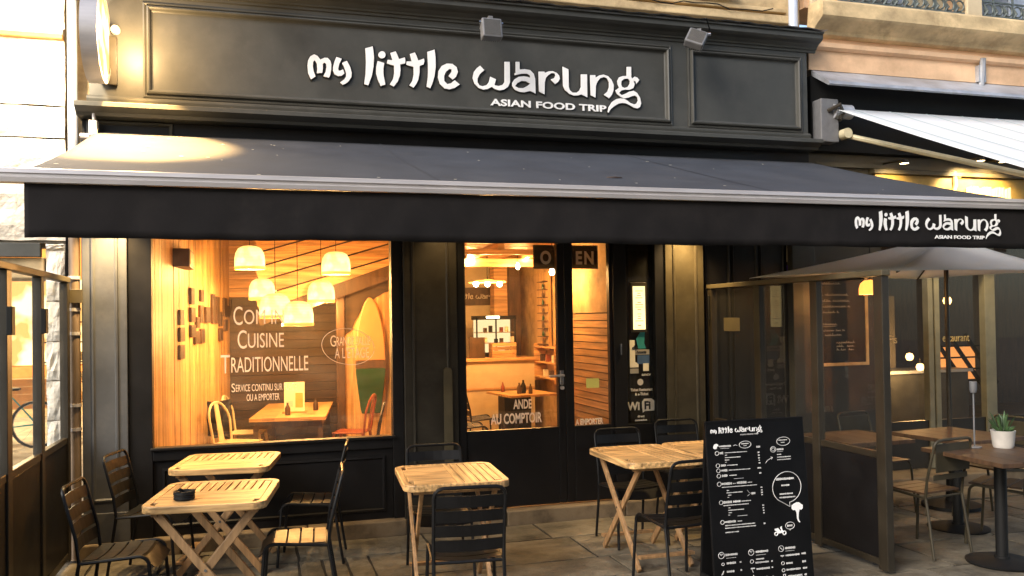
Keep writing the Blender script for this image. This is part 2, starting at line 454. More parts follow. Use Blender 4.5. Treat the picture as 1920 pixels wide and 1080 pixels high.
LOGO=[[[(34,16),(12,68),(8,129),(13,169),(31,203),(61,221),(88,211),(110,182),(144,200),(169,200),(190,178),(197,150),(195,106),(187,62),(176,39),(133,49),(151,85),(158,125),(156,150),(142,160),(129,150),(129,109),(124,75),(81,70),(86,106),(82,149),(66,175),(54,161),(50,125),(55,86),(70,43)]],
[[(238,213),(281,201),(261,158),(252,121),(255,101),(271,104),(291,115),(301,82),(277,62),(249,57),(222,71),(210,100),(211,129),(222,173)],[(284,167),(322,188),(348,138),(360,92),(356,55),(334,20),(309,-1),(286,-12),(266,7),(299,33),(315,59),(315,89),(300,135)]],
[[(473,301),(534,322),(539,284),(543,229),(538,151),(523,77),(493,-4),(460,6),(473,95),(477,188),(476,250)]],
[[(572,203),(627,191),(619,142),(620,87),(634,12),(595,-2),(572,50),(560,101),(561,153)],[(639,260),(636,247),(628,235),(615,229),(602,228),(590,233),(582,243),(579,256),(582,269),(591,280),(603,287),(616,288),(628,283),(636,273)]],
[[(679,278),(723,295),(737,266),(750,232),(776,241),(800,250),(803,220),(801,199),(759,189),(761,142),(756,96),(736,43),(703,-1),(671,18),(699,64),(709,111),(708,176),(678,181),(649,190),(655,219),(697,219)]],
[[(842,281),(884,298),(898,269),(912,232),(935,241),(961,252),(963,226),(956,202),(923,188),(920,125),(909,68),(890,30),(868,0),(834,19),(860,60),(872,113),(870,178),(836,182),(810,192),(815,217),(857,220)]],
[[(990,310),(1052,334),(1059,266),(1059,186),(1049,115),(1029,48),(1010,4),(979,17),(992,102),(995,196)]],
[[(1264,53),(1220,20),(1174,5),(1131,12),(1094,47),(1078,98),(1083,155),(1110,199),(1154,223),(1202,224),(1240,198),(1250,157),(1234,118),(1204,90),(1169,120),(1196,158),(1196,177),(1177,180),(1148,154),(1130,116),(1132,73),(1156,49),(1189,58),(1221,86)]],
[[(1444,226),(1481,190),(1443,155),(1421,115),(1420,81),(1437,56),(1463,50),(1499,62),(1521,91),(1533,137),(1584,117),(1570,66),(1606,61),(1641,73),(1660,100),(1663,274),(1710,277),(1709,99),(1691,59),(1654,33),(1614,23),(1574,32),(1545,50),(1512,31),(1472,20),(1428,34),(1393,70),(1378,117),(1390,169),(1413,200)]],
[[(1763,281),(1798,283),(1799,216),(1843,223),(1893,218),(1926,187),(1938,144),(1940,17),(1890,36),(1839,21),(1794,22),(1753,37),(1729,70),(1729,96),(1750,128),(1787,152),(1832,160),(1869,157),(1894,150),(1892,172),(1865,185),(1819,182),(1783,173),(1751,163),(1753,182),(1763,185)],[(1754,69),(1777,99),(1814,118),(1854,117),(1893,101),(1863,76),(1826,56),(1785,54)]],
[[(1970,210),(2023,213),(2028,203),(2063,218),(2100,223),(2137,210),(2160,187),(2166,159),(2149,131),(2121,110),(2082,149),(2113,162),(2127,187),(2118,204),(2090,205),(2062,187),(2036,159),(2026,119),(2022,14),(1972,37)]],
[[(2194,269),(2248,248),(2248,93),(2259,63),(2282,45),(2320,47),(2348,69),(2363,101),(2365,212),(2422,216),(2421,11),(2367,34),(2333,23),(2296,19),(2253,32),(2212,65),(2196,99)]],
[[(2453,211),(2501,214),(2503,192),(2537,214),(2580,224),(2623,213),(2656,182),(2676,138),(2674,93),(2659,51),(2629,14),(2581,45),(2616,76),(2632,117),(2632,162),(2613,192),(2584,202),(2550,191),(2521,160),(2504,118),(2499,13),(2454,33)]],
[[(2807,309),(2849,312),(2848,221),(2856,206),(2881,226),(2906,220),(2928,197),(2895,159),(2888,183),(2871,191),(2880,155),(2869,123),(2835,105),(2786,101),(2752,93),(2727,69),(2751,50),(2785,64),(2825,86),(2869,96),(2903,80),(2932,36),(2941,-13),(2930,-46),(2905,-61),(2871,-56),(2832,-38),(2798,-24),(2764,-19),(2725,-26),(2681,-51),(2646,-79),(2619,-117),(2615,-104),(2625,-63),(2657,-16),(2697,11),(2736,20),(2770,20),(2804,6),(2837,-17),(2871,-26),(2896,-16),(2911,12),(2907,39),(2883,54),(2853,47),(2819,32),(2779,23),(2746,32),(2707,59),(2693,90),(2730,119),(2714,149),(2712,176),(2729,209),(2764,223),(2805,227)],[(2748,147),(2753,179),(2783,200),(2817,203),(2836,184),(2833,157),(2811,128),(2781,117),(2757,125)]]]

LOGO_NAMES = ['m', 'y', 'l', 'i', 't', 't', 'l', 'e', 'w', 'a', 'r', 'u', 'n', 'g']
def logo(parent, x, y, z, s, m_, ext=0.001, outline=False, single=False, rot=None, mname='letter'):
    """the shop's hand-drawn lettering; x,z = left end at baseline height, s = scale"""
    if single:
        polys = [p for l in LOGO for p in l]
        me = curve_mesh(polys, ext, 0, 0.001 * s); me.materials.append(m_)
        link(bpy.data.objects.new('lettering', me), parent, loc=(x, y, z), rot=rot)
    else:
        for l in LOGO:
            me = curve_mesh(l, ext, 0, 0.001 * s); me.materials.append(m_)
            o = link(bpy.data.objects.new(mname, me), parent, loc=(x, y, z))
            if outline:
                me2 = curve_mesh(l, ext * 0.5, 0.008, 0.001 * s); me2.materials.append(letter_edge)
                link(bpy.data.objects.new('letter_edge', me2), o, loc=(0, 0.006, 0))

# ================================================================== GROUND
g = B('ground', asphalt, None, -40, 60, -40, 45, -0.2, -0.035); struct(g)
pv = struct(empty('pavement'))
B('joint_bed', joint, pv, -6, 10.5, -5.6, -0.02, -0.034, -0.012)
def stone_mesh(w_, d_, h_, nx=2, ny=2, jit=0.004):
    mb = MB(); rnd = random.Random(int(w_ * 1e4 + d_ * 1e3))
    j = lambda a: rnd.uniform(-a, a)
    def fn(u, v):
        x, y = (u - .5) * w_, (v - .5) * d_
        if 0 < u < 1 and 0 < v < 1: return (x, y, h_ + j(jit))
        return (x + j(0.005), y + j(0.005), h_ - 0.004 + j(0.002))
    mb.grid(fn, nx + 2, ny + 2)
    n = (nx + 3) * (ny + 3)
    # skirt
    idx = [i * (ny + 3) for i in range(nx + 3)] + [(nx + 2) * (ny + 3) + j_ for j_ in range(1, ny + 3)] + \
          [i * (ny + 3) + ny + 2 for i in range(nx + 1, -1, -1)] + [j_ for j_ in range(ny + 1, 0, -1)]
    b = len(mb.v)
    for i in idx: x, y, z = mb.v[i]; mb.v.append((x * 1.0, y * 1.0, z - h_ - 0.02))
    k = len(idx)
    for i in range(k): mb.f.append((idx[i], idx[(i + 1) % k], b + (i + 1) % k, b + i))
    return mb
rnd = random.Random(3)
y = -0.135
row = 0
rows = [0.52, 0.62, 0.46, 0.58, 0.66, 0.5, 0.6, 0.55, 0.6, 0.5]
for d_ in rows:
    x = -3.6 + rnd.uniform(-0.5, 0)
    xe = 8.6
    while x < xe:
        w_ = rnd.uniform(0.45, 1.05)
        if row in (1,) and -0.1 < x < 0.7: w_ = 0.17          # narrow setts in front of the shop window
        st = stone_mesh(w_ - 0.021, d_ - 0.021, 0.0, jit=0.0045).build('paving_stone', pave, pv, smooth=False)
        st.location = (x + w_ / 2, y - d_ / 2, rnd.uniform(-0.004, 0.003))
        st.rotation_euler = (rnd.uniform(-.003, .003), rnd.uniform(-.003, .003), rnd.uniform(-.006, .006))
        x += w_
    y -= d_; row += 1

# doorstep
ds = thing('stone_step', 'long worn tan stone step running under the dark restaurant shopfront', 'step')
x = -1.3
for w_ in (0.72, 0.95, 0.8, 0.86, 1.1, 0.9, 1.05):
    x1 = min(x + w_, 5.15)
    B('step_stone', stone_step, ds, x + 0.004, x1 - 0.004, -0.12 + rnd.uniform(-.004, .004), 0.16, -0.02, 0.115 + rnd.uniform(-.002, .002), bevel=0.012)
    x = x1

# ================================================================== SHOPFRONT
sf = thing('restaurant_shopfront', 'dark grey panelled restaurant front with large window, glazed door and long name board', 'shopfront')
Z0 = 0.115
def pilaster(x0, x1, panels=True, y=-0.07, m_=paint, name='pilaster'):
    p = B(name, m_, sf, x0, x1, y, 0.12, Z0 + 0.0, 3.2, bevel=0.006)
    B('plinth', m_, p, x0 - 0.012, x1 + 0.012, y - 0.02, y + 0.001, Z0, 0.34, bevel=0.005)
    if panels:
        w_ = x1 - x0; i = min(0.07, w_ * 0.2)
        MB().frame(x0 + i, x1 - i, 0.42, 3.1, [(0, y), (0.004, y - 0.012), (0.016, y - 0.014), (0.022, y - 0.004), (0.028, y + 0.0005)]).build('panel_moulding', m_, p)
    return p
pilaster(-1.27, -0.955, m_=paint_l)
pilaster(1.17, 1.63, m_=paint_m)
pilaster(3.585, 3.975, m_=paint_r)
pilaster(4.93, 5.18, panels=False)
# panelling in the gap between right pilaster and end of the front
q = B('side_panel', paint_blk, sf, 3.977, 4.928, 0.02, 0.12, Z0, 3.2)
for k in range(3):
    MB().frame(4.02 + k * 0.3, 4.30 + k * 0.3, 0.2, 3.1, [(0, 0.02), (0.004, 0.008), (0.016, 0.006), (0.026, 0.019)]).build('panel_moulding', paint_blk, q)
# window
wf = B('window_frame', paint_blk, sf, -0.953, -0.785, -0.045, 0.08, Z0, 3.2, bevel=0.004)
B('frame_post', paint_blk, wf, 1.075, 1.168, -0.045, 0.08, Z0, 3.2, bevel=0.004)
B('frame_rail', paint_blk, wf, -0.784, 1.074, -0.045, 0.08, 0.70, 0.80, bevel=0.006)
B('frame_rail', paint_blk, wf, -0.784, 1.074, -0.045, 0.08, 2.78, 3.2, bevel=0.004)
B('bulkhead', paint_blk, wf, -0.784, 1.074, -0.02, 0.06, Z0, 0.698, bevel=0.003)
MB().frame(-0.72, 1.01, 0.18, 0.64, [(0, -0.02), (0.004, -0.032), (0.018, -0.034), (0.028, -0.0205)]).build('panel_moulding', paint_blk, wf)
B('window_sill', paint_blk, wf, -0.80, 1.09, -0.075, -0.046, 0.782, 0.806, bevel=0.006)
win = B('window_pane', glass, sf, -0.785, 1.075, 0.034, 0.040, 0.80, 2.78)
PR = print_white
def am(s, cap, x, z, sx=0.6, b=0.004, p=None, align='CENTER', y=0.031, m_=None): return text(s, cap, x, y, z, m_ or PR, p or win, sx=sx, align=align, ext=0.0006, bold=b)
def fit(s, cap, x0, x1, z, b=.004):
    b = 0
    o = text(s, cap, 0, 0.031, z, PR, win, ext=0.0006, bold=b)
    xs = [v.co.x for v in o.data.vertices]; a, c_ = min(xs), max(xs)
    for v in o.data.vertices: v.co.x = x0 + (v.co.x - a) * (x1 - x0) / (c_ - a)
    return o
fit('C', .150, -.185, -.115, 1.745); fit('OM IN', .118, -.105, .205, 1.75)
fit('C', .150, -.155, -.085, 1.555); fit('UISINE', .118, -.075, .205, 1.56)
fit('T', .150, -.285, -.215, 1.36); fit('RADITIONNELLE', .122, -.205, .395, 1.365)
fit('S', .07, -.205, -.178, 1.208, .002); fit('ERVICE CONTINU SUR PLACE', .056, -.172, .30, 1.211, .0015)
fit('OU A EMPORTER', .054, -.09, .165, 1.133, .002)
fit('G', .092, .575, .62, 1.555, .003); fit('RANDE SALLE', .074, .625, .90, 1.56, .003)
fit("\u00c0 L'\u00c9TAGE", .088, .61, .89, 1.455, .003)
MB().tube([(0.72 + 0.215 * math.cos(t * math.pi / 24), 0.031, 1.55 + 0.15 * math.sin(t * math.pi / 24) - 0.02 * math.cos(t * math.pi / 24)) for t in range(0, 48) if not 33 < t < 36], 0.0028, 5, closed=False).build('lettering', PR, win)

# door unit
B('door_post', paint_blk, sf, 1.632, 1.70, -0.05, 0.09, Z0, 3.2, bevel=0.004)
B('transom', paint_blk, sf, 1.702, 3.583, -0.05, 0.09, 2.62, 3.2, bevel=0.004)
def leaf(x0, x1, z0, gx0, gx1, gz0, gz1, ms):
    d = B('door', paint_blk, sf, x0, gx0, -0.03, 0.03, z0, 2.615, bevel=0.004)
    B('door_stile', paint_blk, d, gx1, x1, -0.03, 0.03, z0, 2.615, bevel=0.004)
    B('door_rail', paint_blk, d, gx0 + .0005, gx1 - .0005, -0.029, 0.029, z0, gz0, bevel=0.004)
    B('door_rail', paint_blk, d, gx0 + .0005, gx1 - .0005, -0.029, 0.029, gz1, 2.614, bevel=0.004)
    pn = B('door_pane', glass, d, gx0, gx1, -0.004, 0.002, gz0, gz1)
    return d, pn
d1, pn1 = leaf(1.703, 2.612, 0.13, 1.712, 2.545, 0.80, 2.55, 1)
d2, pn2 = leaf(2.616, 3.075, 0.13, 2.692, 3.04, 0.80, 2.55, 1)
B('door_post', paint_blk, sf, 3.077, 3.20, -0.05, 0.09, Z0, 2.618, bevel=0.004)
B('door_post', paint_blk, sf, 3.487, 3.583, -0.05, 0.09, Z0, 2.618, bevel=0.004)
B('bulkhead', paint_blk, sf, 3.202, 3.485, -0.02, 0.06, Z0, 0.79, bevel=0.004)
pn3 = B('side_pane', glass_d, sf, 3.2, 3.487, 0.0, 0.006, 0.79, 2.618)
# handle
MB().box(2.556, 2.592, -0.042, -0.031, 1.17, 1.30).build('handle_plate', chrome, d1, bevel=0.003)
MB().tube([(2.575, -0.04, 1.255), (2.575, -0.085, 1.255), (2.555, -0.09, 1.255), (2.44, -0.088, 1.252)], 0.011, 8).build('handle', alu, d1, smooth=True)
MB().lathe([(0.0, -0.052), (0.017, -0.052), (0.017, -0.03)], (2.575, 0, 1.145), 12, 'y').build('keyhole', alu, d1)
MB().box(3.13, 3.145, -0.062, -0.051, 1.42, 1.52).build('hinge', chrome, d2)
# upright board leaning against the post by the door
lb = thing('leaning_board', 'narrow pale board with rounded top standing against the pilaster beside the door', 'board')
MB().prism([(1.498, .13), (1.572, .13), (1.572, 1.33), (1.555, 1.355), (1.52, 1.36), (1.498, 1.34)], -0.098, -0.086).build('plank', olive, lb)
# text on the door glass
def dt(s, cap, x, z, sx, p, b=.003, align='LEFT', y=-0.0055): return text(s, cap, x, y, z, PR, p, sx=sx, align=align, ext=0.0006, bold=b)
dt('ANDE', .078, 2.135, .975, .55, pn1)
dt('AU COMPTOIR', .085, 1.93, .85, .56, pn1)
dt('A EMPORTER', .05, 2.71, .806, .62, pn2, b=.003)
# side pane notices
pp = B('framed_notice', bronze, pn3, 3.262, 3.418, -0.016, -0.0015, 1.62, 2.075, bevel=0.002)
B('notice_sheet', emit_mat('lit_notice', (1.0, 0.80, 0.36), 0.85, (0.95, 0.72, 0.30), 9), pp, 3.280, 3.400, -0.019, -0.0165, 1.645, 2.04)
mbn = MB()
for i in range(17):
    zz = 2.015 - i * 0.021; ww = rnd.uniform(.02, .08)
    if i % 5: mbn.box(3.34 - ww / 2, 3.34 + ww / 2, -0.0205, -0.0195, zz, zz + .006)
mbn.build('notice_print', bronze, pp)
def stick(poly, m_, y=-0.0035): return MB().prism(poly, y - 0.001, y).build('sticker', m_, pn3)
stick([(3.245, 1.55), (3.295, 1.55), (3.298, 1.35), (3.33, 1.335), (3.33, 1.30), (3.245, 1.30)], paper)
text('de', .035, 3.27, -0.006, 1.465, letter_edge, pn3, sx=1.1, bold=.002)
stick([(3.31, 1.56), (3.36, 1.63), (3.40, 1.63), (3.39, 1.52), (3.41, 1.47), (3.33, 1.47)], teal_fl)
stick([(3.30, 1.465), (3.44, 1.46), (3.44, 1.415), (3.30, 1.415)], grey_fl)
text('Ancenis', .022, 3.31, -0.006, 1.43, letter_edge, pn3, sx=1.0, bold=.001)
stick([(3.32, 1.41), (3.44, 1.41), (3.44, 1.33), (3.32, 1.33)], blue_fl)
stick([(3.375, 1.335), (3.432, 1.335), (3.432, 1.265), (3.375, 1.265)], paper, -0.005)
stick([(3.245, 1.29), (3.33, 1.29), (3.33, 1.245), (3.245, 1.245)], grey_fl)
dt('ancv', .026, 3.36, 1.222, 1.35, pn3, b=.001)
MB().lathe([(0.0, -0.0015), (.03, -0.0015), (.03, -.001)], (3.345, -.003, 1.165), 16, 'y').build('sticker', PR, pn3)
dt('Ticket Restaurant', .024, 3.355, 1.085, .88, pn3, b=.0015, align='CENTER')
dt('& e-Ticket', .024, 3.355, 1.045, .9, pn3, b=.0015, align='CENTER')
dt('Wi', .07, 3.215, .915, .95, pn3, b=.004)
stick([(3.365, .885), (3.385, .9), (3.48, .9), (3.482, .99), (3.455, 1.012), (3.38, 1.012), (3.358, .985), (3.358, .93)], PR)
text('Fi', .07, 3.378, -0.006, .918, letter_edge, pn3, sx=.95, bold=.004)
dt('direct', .02, 3.345, .845, 1.0, pn3, b=.001, align='CENTER')
dt('connexion', .018, 3.345, .812, 1.1, pn3, b=.001, align='CENTER')
B('yellow_note', paper_y, pn2, 2.815, 2.94, -0.0065, -0.0045, 1.13, 1.215)

# board that says OPEN hanging behind the door glass
ob = thing('open_sign', 'dark hanging board with pale letters O P E N behind the door glass', 'sign', (2.755, 0.30, 2.22))
B('sign_board', board_blk, ob, -0.315, 0.315, 0, 0.02, 0, 0.215, bevel=0.003)
MB().frame(-0.318, 0.318, -0.003, 0.218, [(0, 0), (0.002, -0.006), (0.010, -0.006), (0.012, -0.001)]).build('sign_frame', bronze, ob)
for s_, xx in (('O', -0.20), ('P', -0.045), ('E', 0.125), ('N', 0.228)):
    text(s_, .115, xx, -0.003, 0.045, white, ob, sx=.8, align='CENTER', bold=.006)
for xx in (-.28, .28): MB().tube([(xx, 0.01, 0.215), (xx, 0.01, 0.42)], 0.002, 4).build('hanging_wire', chrome, ob)

# wall over the windows
B('head_board', paint_blk, sf, -1.27, 5.18, -0.01, 0.12, 3.202, 3.335, bevel=0.003)
hp = MB().frame(-1.24, -0.62, 3.205, 3.33, [(0, -0.01), (0.005, -0.03), (0.02, -0.032), (0.03, -0.012)]).build('panel_moulding', paint, sf)
# fascia
fy = -0.12
fa = B('fascia_board', paint, sf, -1.20, 5.10, fy, 0.12, 3.43, 4.36, bevel=0.004)
# ledge below the fascia
MB().prism([(-0.235, 3.392), (-0.235, 3.42), (-0.22, 3.43), (-0.15, 3.44), (0.119, 3.44), (0.119, 3.337), (-0.15, 3.337), (-0.165, 3.36), (-0.20, 3.375)], -1.285, 5.185, 'yz').build('lower_cornice', paint, sf)
MB().prism([(fy - .022, 3.470), (fy - .022, 3.482), (fy - .002, 3.5), (fy + .01, 3.5), (fy + .01, 3.4405), (fy - .014, 3.4405)], -1.215, 5.115, 'yz').build('bead_moulding', paint, sf)
# crown cornice
MB().prism([(fy + .01, 4.28), (fy - .012, 4.28), (fy - .015, 4.30), (fy - .03, 4.305), (fy - .035, 4.32), (fy - .07, 4.345), (fy - .11, 4.36), (fy - .13, 4.375),
            (fy - .135, 4.38), (fy - .135, 4.42), (fy - .155, 4.425), (fy - .155, 4.44), (0.12, 4.45), (0.12, 4.362), (fy + .01, 4.362)], -1.285, 5.19, 'yz').build('crown_cornice', paint, sf)
fl = MB()
fl.grid(lambda u, v: (-1.31 + u * 6.53, fy - .18 + v * 0.31, 4.453 + 0.018 * v + 0.005 * math.sin(u * 190) * (1 - v) + 0.004 * math.sin(u * 61)), 120, 2)
fl.build('flashing', zinc, sf)
for (a0, a1, b0, b1) in ((-0.82, 3.655, 3.50, 4.235), (3.82, 5.035, 3.50, 4.235)):
    mo = MB().frame(a0, a1, b0, b1, [(0, fy), (0.0, fy - .012), (0.012, fy - .016), (0.022, fy - .008), (0.03, fy - .03), (0.042, fy - .036), (0.052, fy - .028), (0.062, fy - .006), (0.075, fy + .002)]).build('panel_moulding', paint, sf)
# name on the board
logo(sf, 0.40, fy - .012, 3.70, 1.0, white, 0.006, outline=True)
text('ASIAN FOOD TRIP', .055, 1.938, fy - .008, 3.594, white, sf, sx=1.62, ext=.004, bold=.0022, spacing=1.02)

# ================================================================== AWNING
aw = thing('canvas_awning', 'large dark grey canvas awning with pale front bar and printed valance over the tables', 'awning')
AZ0, AZ1, AY0, AY1 = 3.225, 2.60, -0.09, -2.0
def awf(u, v):
    xl = -1.16 + (-1.215 + 1.16) * v; xr = 5.16 + (5.72 - 5.16) * v
    x = xl + (xr - xl) * u
    sag = -0.018 * math.sin(math.pi * v) + 0.007 * math.sin(x * 2.1 + 1) * math.sin(math.pi * v) + 0.006 * math.sin(x * 7.3 + 2 * v) * v * (1 - v) + 0.004 * math.sin(x * 15 + 3 * v) * v * (1 - v)
    return (x, AY0 + (AY1 - AY0) * v, AZ0 + (AZ1 - AZ0) * v + sag)
c = MB().grid(awf, 120, 18).build('canopy', awn_fab, aw, smooth=True)
for u0 in (.34, .69):      # sewn seams
    MB().grid(lambda u, v: (lambda p: (p[0] + (u - .5) * .018, p[1], p[2] + .0035))(awf(u0, .002 + .996 * v)), 1, 18).build('seam', awn_fab, aw)
md = c.modifiers.new('solid', 'SOLIDIFY'); md.thickness = 0.002; md.offset = -1
dr = MB()
for k in range(34):
    u = rnd.random(); v = rnd.uniform(.1, .95); p = awf(u, v); s_ = rnd.uniform(.004, .009); a_ = rnd.random() * 3
    q_ = [(p[0] + s_ * (1.7 if k % 3 else 1) * math.cos(a_ + t) * (1 + .3 * rnd.random()), p[1] + s_ * math.sin(a_ + t)) for t in (0, 1.05, 2.1, 3.14, 4.2, 5.2)]
    b0 = len(dr.v)
    for (xx, yy) in q_: dr.v.append((xx, yy, AZ0 + (AZ1 - AZ0) * (yy - AY0) / (AY1 - AY0) - 0.018 * math.sin(math.pi * (yy - AY0) / (AY1 - AY0)) + .008))
    dr.f.append(tuple(range(b0, b0 + 6)))
dr.build('bird_droppings', paper, aw)
lf = awf(.545, .72)
MB().prism([(lf[0] - .05, lf[1] + .01), (lf[0], lf[1] - .012), (lf[0] + .06, lf[1] - .002), (lf[0] + .07, lf[1] + .008), (lf[0] + .01, lf[1] + .012)], lf[2] + .008, lf[2] + .013, 'xy').build('dead_leaf', dark_wood, aw)
MB().prism([(-2.04, 2.535), (-2.045, 2.56), (-2.035, 2.567), (-2.035, 2.58), (-2.045, 2.585), (-2.04, 2.608), (-2.02, 2.615), (-1.97, 2.612), (-1.965, 2.535)], -1.62, 6.1, 'yz').build('front_bar', alu, aw)
MB().grid(lambda u, v: (-1.205 + u * 7.1, -2.010 + 0.007 * math.sin(u * 23) * v + 0.005 * math.sin(u * 71 + 2 + v) * v + 0.003 * math.sin(u * 160 + 3 * v) * v, 2.534 - v * 0.297 + 0.003 * math.sin(u * 31) * v + .0015 * math.sin(u * 97) * v), 260, 6).build('valance', val_fab, aw, smooth=True).modifiers.new('solid', 'SOLIDIFY').thickness = 0.002
MB().tube([(-1.27, -0.07, 3.19), (5.16, -0.07, 3.19)], 0.028, 12).build('roller_tube', alu, aw)
for (xa, dx) in ((-0.6, 1), (4.2, -1)):
    MB().tube([(xa, -0.08, 3.05), (xa + dx * .85, -0.95, 2.80), (xa + dx * 0.05, -1.96, 2.58)], 0.022, 8).build('folding_arm', paint_blk, aw)
vb = bpy.data.objects
logo(aw, 4.10, -2.022, 2.355, 0.447, white, 0.0012)
text('ASIAN FOOD TRIP', .024, 4.80, -2.022, 2.303, white, aw, sx=1.62, ext=.001, bold=.0012)
# end clip at upper left
MB().box(-1.20, -1.14, -0.16, -0.08, 3.18, 3.30).box(-1.175, -1.155, -0.16, -0.10, 3.30, 3.36).build('end_bracket', alu, aw, bevel=0.006)

# ================================================================== FLOODLIGHTS on the cornice
def flood(loc, rz, tilt, label):
    f = thing('flood_light', label, 'floodlight', loc, rz, 'floodlights on top of the name board')
    MB().box(-.018, .018, -.30, 0.0, .0, .012).box(-.018, .018, -.31, -.298, -.09, .012).build('bracket', plastic_g, f, bevel=.002)
    h = MB().box(-.085, .085, -.03, .05, -.17, .0).build('housing', plastic_g, f, bevel=.012, loc=(0, -.31, -.02), rot=(tilt, 0, 0))
    fi = MB()
    for k in range(9): fi.box(-.075 + k * .0185, -.069 + k * .0185, .05, .075, -.155, -.01)
    fi.build('cooling_fins', plastic_g, h)
    MB().tube([(.05, -.02, .01), (.07, -.12, .05), (.05, -.22, .01), (.03, -.30, -.02)], .006, 6).build('cable', black, f)
    MB().lathe([(0, -.10), (.016, -.10), (.016, .10), (0, .10)], (0, -.31, -.05), 10, 'x').build('pivot_bolt', chrome, f)
    B('lens', glass_n, h, -.068, .068, -.0335, -.0305, -.155, -.015)
    return f
f1 = flood((1.86, -0.14, 4.235), 0, R(-12), 'boxy grey floodlight over the middle of the name board')
f2 = rep(f1, (3.93, -0.14, 4.30), R(-28), 'boxy grey floodlight turned sideways over the small blank panel'); f2.children[1].rotation_euler = (R(-28), R(18), 0)
for ch in f2.children:
    if ch.name.startswith('housing'): ch.rotation_euler = (R(-30), R(22), 0)
f3 = rep(f1, (-0.05, -0.14, 4.44), R(4), 'boxy grey floodlight cut by the top edge above the left of the name board')

# ================================================================== ROUND LIT SIGN
rs = thing('round_lightbox_sign', 'round glowing yellow double-sided sign sticking out from the left end of the name board', 'sign', (-1.10, -0.42, 3.845))
MB().lathe([(.295, -.055), (.325, -.055), (.325, .055), (.295, .055)], (0, 0, 0), 56, 'x', cap=False).build('rim', alu, rs, smooth=True)
face_m = emit_mat('sign_face', (1.0, 0.48, 0.09), 1.6, (1.0, 0.74, 0.34), 5)
MB().lathe([(0.0, 0.0), (.30, 0.0)], (.046, 0, 0), 56, 'x', cap=False).build('sign_face', face_m, rs)
MB().lathe([(0.0, 0.0), (.30, 0.0)], (-.046, 0, 0), 56, 'x', cap=False).build('sign_face', face_m, rs)
MB().box(.04, .10, .26, .30, -.27, .10).build('wall_bracket', bronze, rs, bevel=.004)
MB().lathe([(0, -.03), (.03, -.02), (.034, .02), (0, .03)], (.10, .20, .13), 12, 'y').build('lamp_head', alu, rs, smooth=True)
ld = bpy.data.lights.new('sign_lamp_and_fill', 'POINT'); ld.energy = 36; ld.shadow_soft_size = .08; ld.color = (1.0, .64, .28)
lo = bpy.data.objects.new('sign_lamp_and_fill', ld); COL.objects.link(lo); lo.parent = rs; lo.location = (.20, -.06, .02)
ld = bpy.data.lights.new('sign_spot', 'SPOT'); ld.energy = 520; ld.spot_size = R(78); ld.spot_blend = .35; ld.shadow_soft_size = .02; ld.color = (1.0, .58, .20)
lo = bpy.data.objects.new('sign_spot', ld); COL.objects.link(lo); lo.parent = rs; lo.location = (.20, -.10, .12); lo.rotation_euler = (0, R(-4), 0)
ld = bpy.data.lights.new('sign_lamp_and_fill', 'POINT'); ld.energy = 60; ld.shadow_soft_size = .05; ld.color = (1.0, .78, .5)  # extra fill left of the sign, added to brighten the stone wall
lo = bpy.data.objects.new('sign_lamp_and_fill', ld); COL.objects.link(lo); lo.parent = rs; lo.location = (-.35, -.25, .0)
# ================================================================== INTERIOR
warm = (1.0, 0.48, 0.145)
def bulb_light(loc, watts, r=0.05, col=warm, parent=None):
    ld = bpy.data.lights.new('lamp_light', 'POINT'); ld.energy = watts; ld.shadow_soft_size = r; ld.color = col
    o = bpy.data.objects.new('lamp_light', ld); COL.objects.link(o); o.location = loc
    if parent is not None: o.parent = parent
    return o
B('interior_floor', floor_wood, None, -0.95, 4.3, 0.1, 6.7, 0.02, 0.10)['kind'] = 'structure'
ifl = struct(empty('interior_floor_boards'))
for k in range(38):
    x = -0.9 + k * 0.137
    B('floor_board', floor_wood, ifl, x, x + .132, 0.12, 6.6, .101, .112)
ic = B('interior_ceiling', cream_wall, None, -0.95, 4.3, 0.1, 6.7, 2.95, 3.1); struct(ic)
# left wall of upright boards
wl = struct(empty('side_wall', (-0.80, 0.10, 0.0), math.atan2(4.1, 0.46)))
for k in range(36):
    x = k * 0.118
    B('wall_board', pine, wl, x + .0015, x + .1165, rnd.uniform(-.003, .002), .03, 0.1, 2.95)
B('wall_backing', dark_board, wl, -.05, 4.3, .035, .08, 0.05, 2.95)
# dark boarded rear wall
wr = struct(empty('rear_wall', (0, 4.2, 0)))
for k in range(26):
    z = 0.11 + k * 0.11
    B('wall_board', dark_board if z < 2.02 else pine_h, wr, -.42, 1.15, rnd.uniform(-.004, .002), .03, z + .003, z + .107)
B('wall_backing', black, wr, -.6, 1.7, .035, .08, 0.05, 2.95)
# wall with the surfboard and its dark painted wave
wsf = struct(empty('partition_wall', (0, 3.05, 0)))
for k in range(8):
    x = .98 + k * .095
    B('wall_board', pine, wsf, x + .001, x + .094, rnd.uniform(-.002, .002), .03, 0.1, 2.95)
MB().prism([(.985, 1.60), (1.06, 1.66), (1.10, 1.76), (1.17, 1.88), (1.28, 2.0), (1.45, 2.10), (1.70, 2.16), (1.70, 2.52), (1.46, 2.41), (.985, 2.14)], -.012, -.004, 'xz').build('painted_wave', dark_board, wsf)
B('partition_back', plaster, None, 1.50, 1.66, 0.12, 3.0, .1, 2.95)['kind'] = 'structure'
po = struct(B('timber_post', dark_wood, None, .885, .975, 2.98, 3.09, .1, 2.95, bevel=.005))
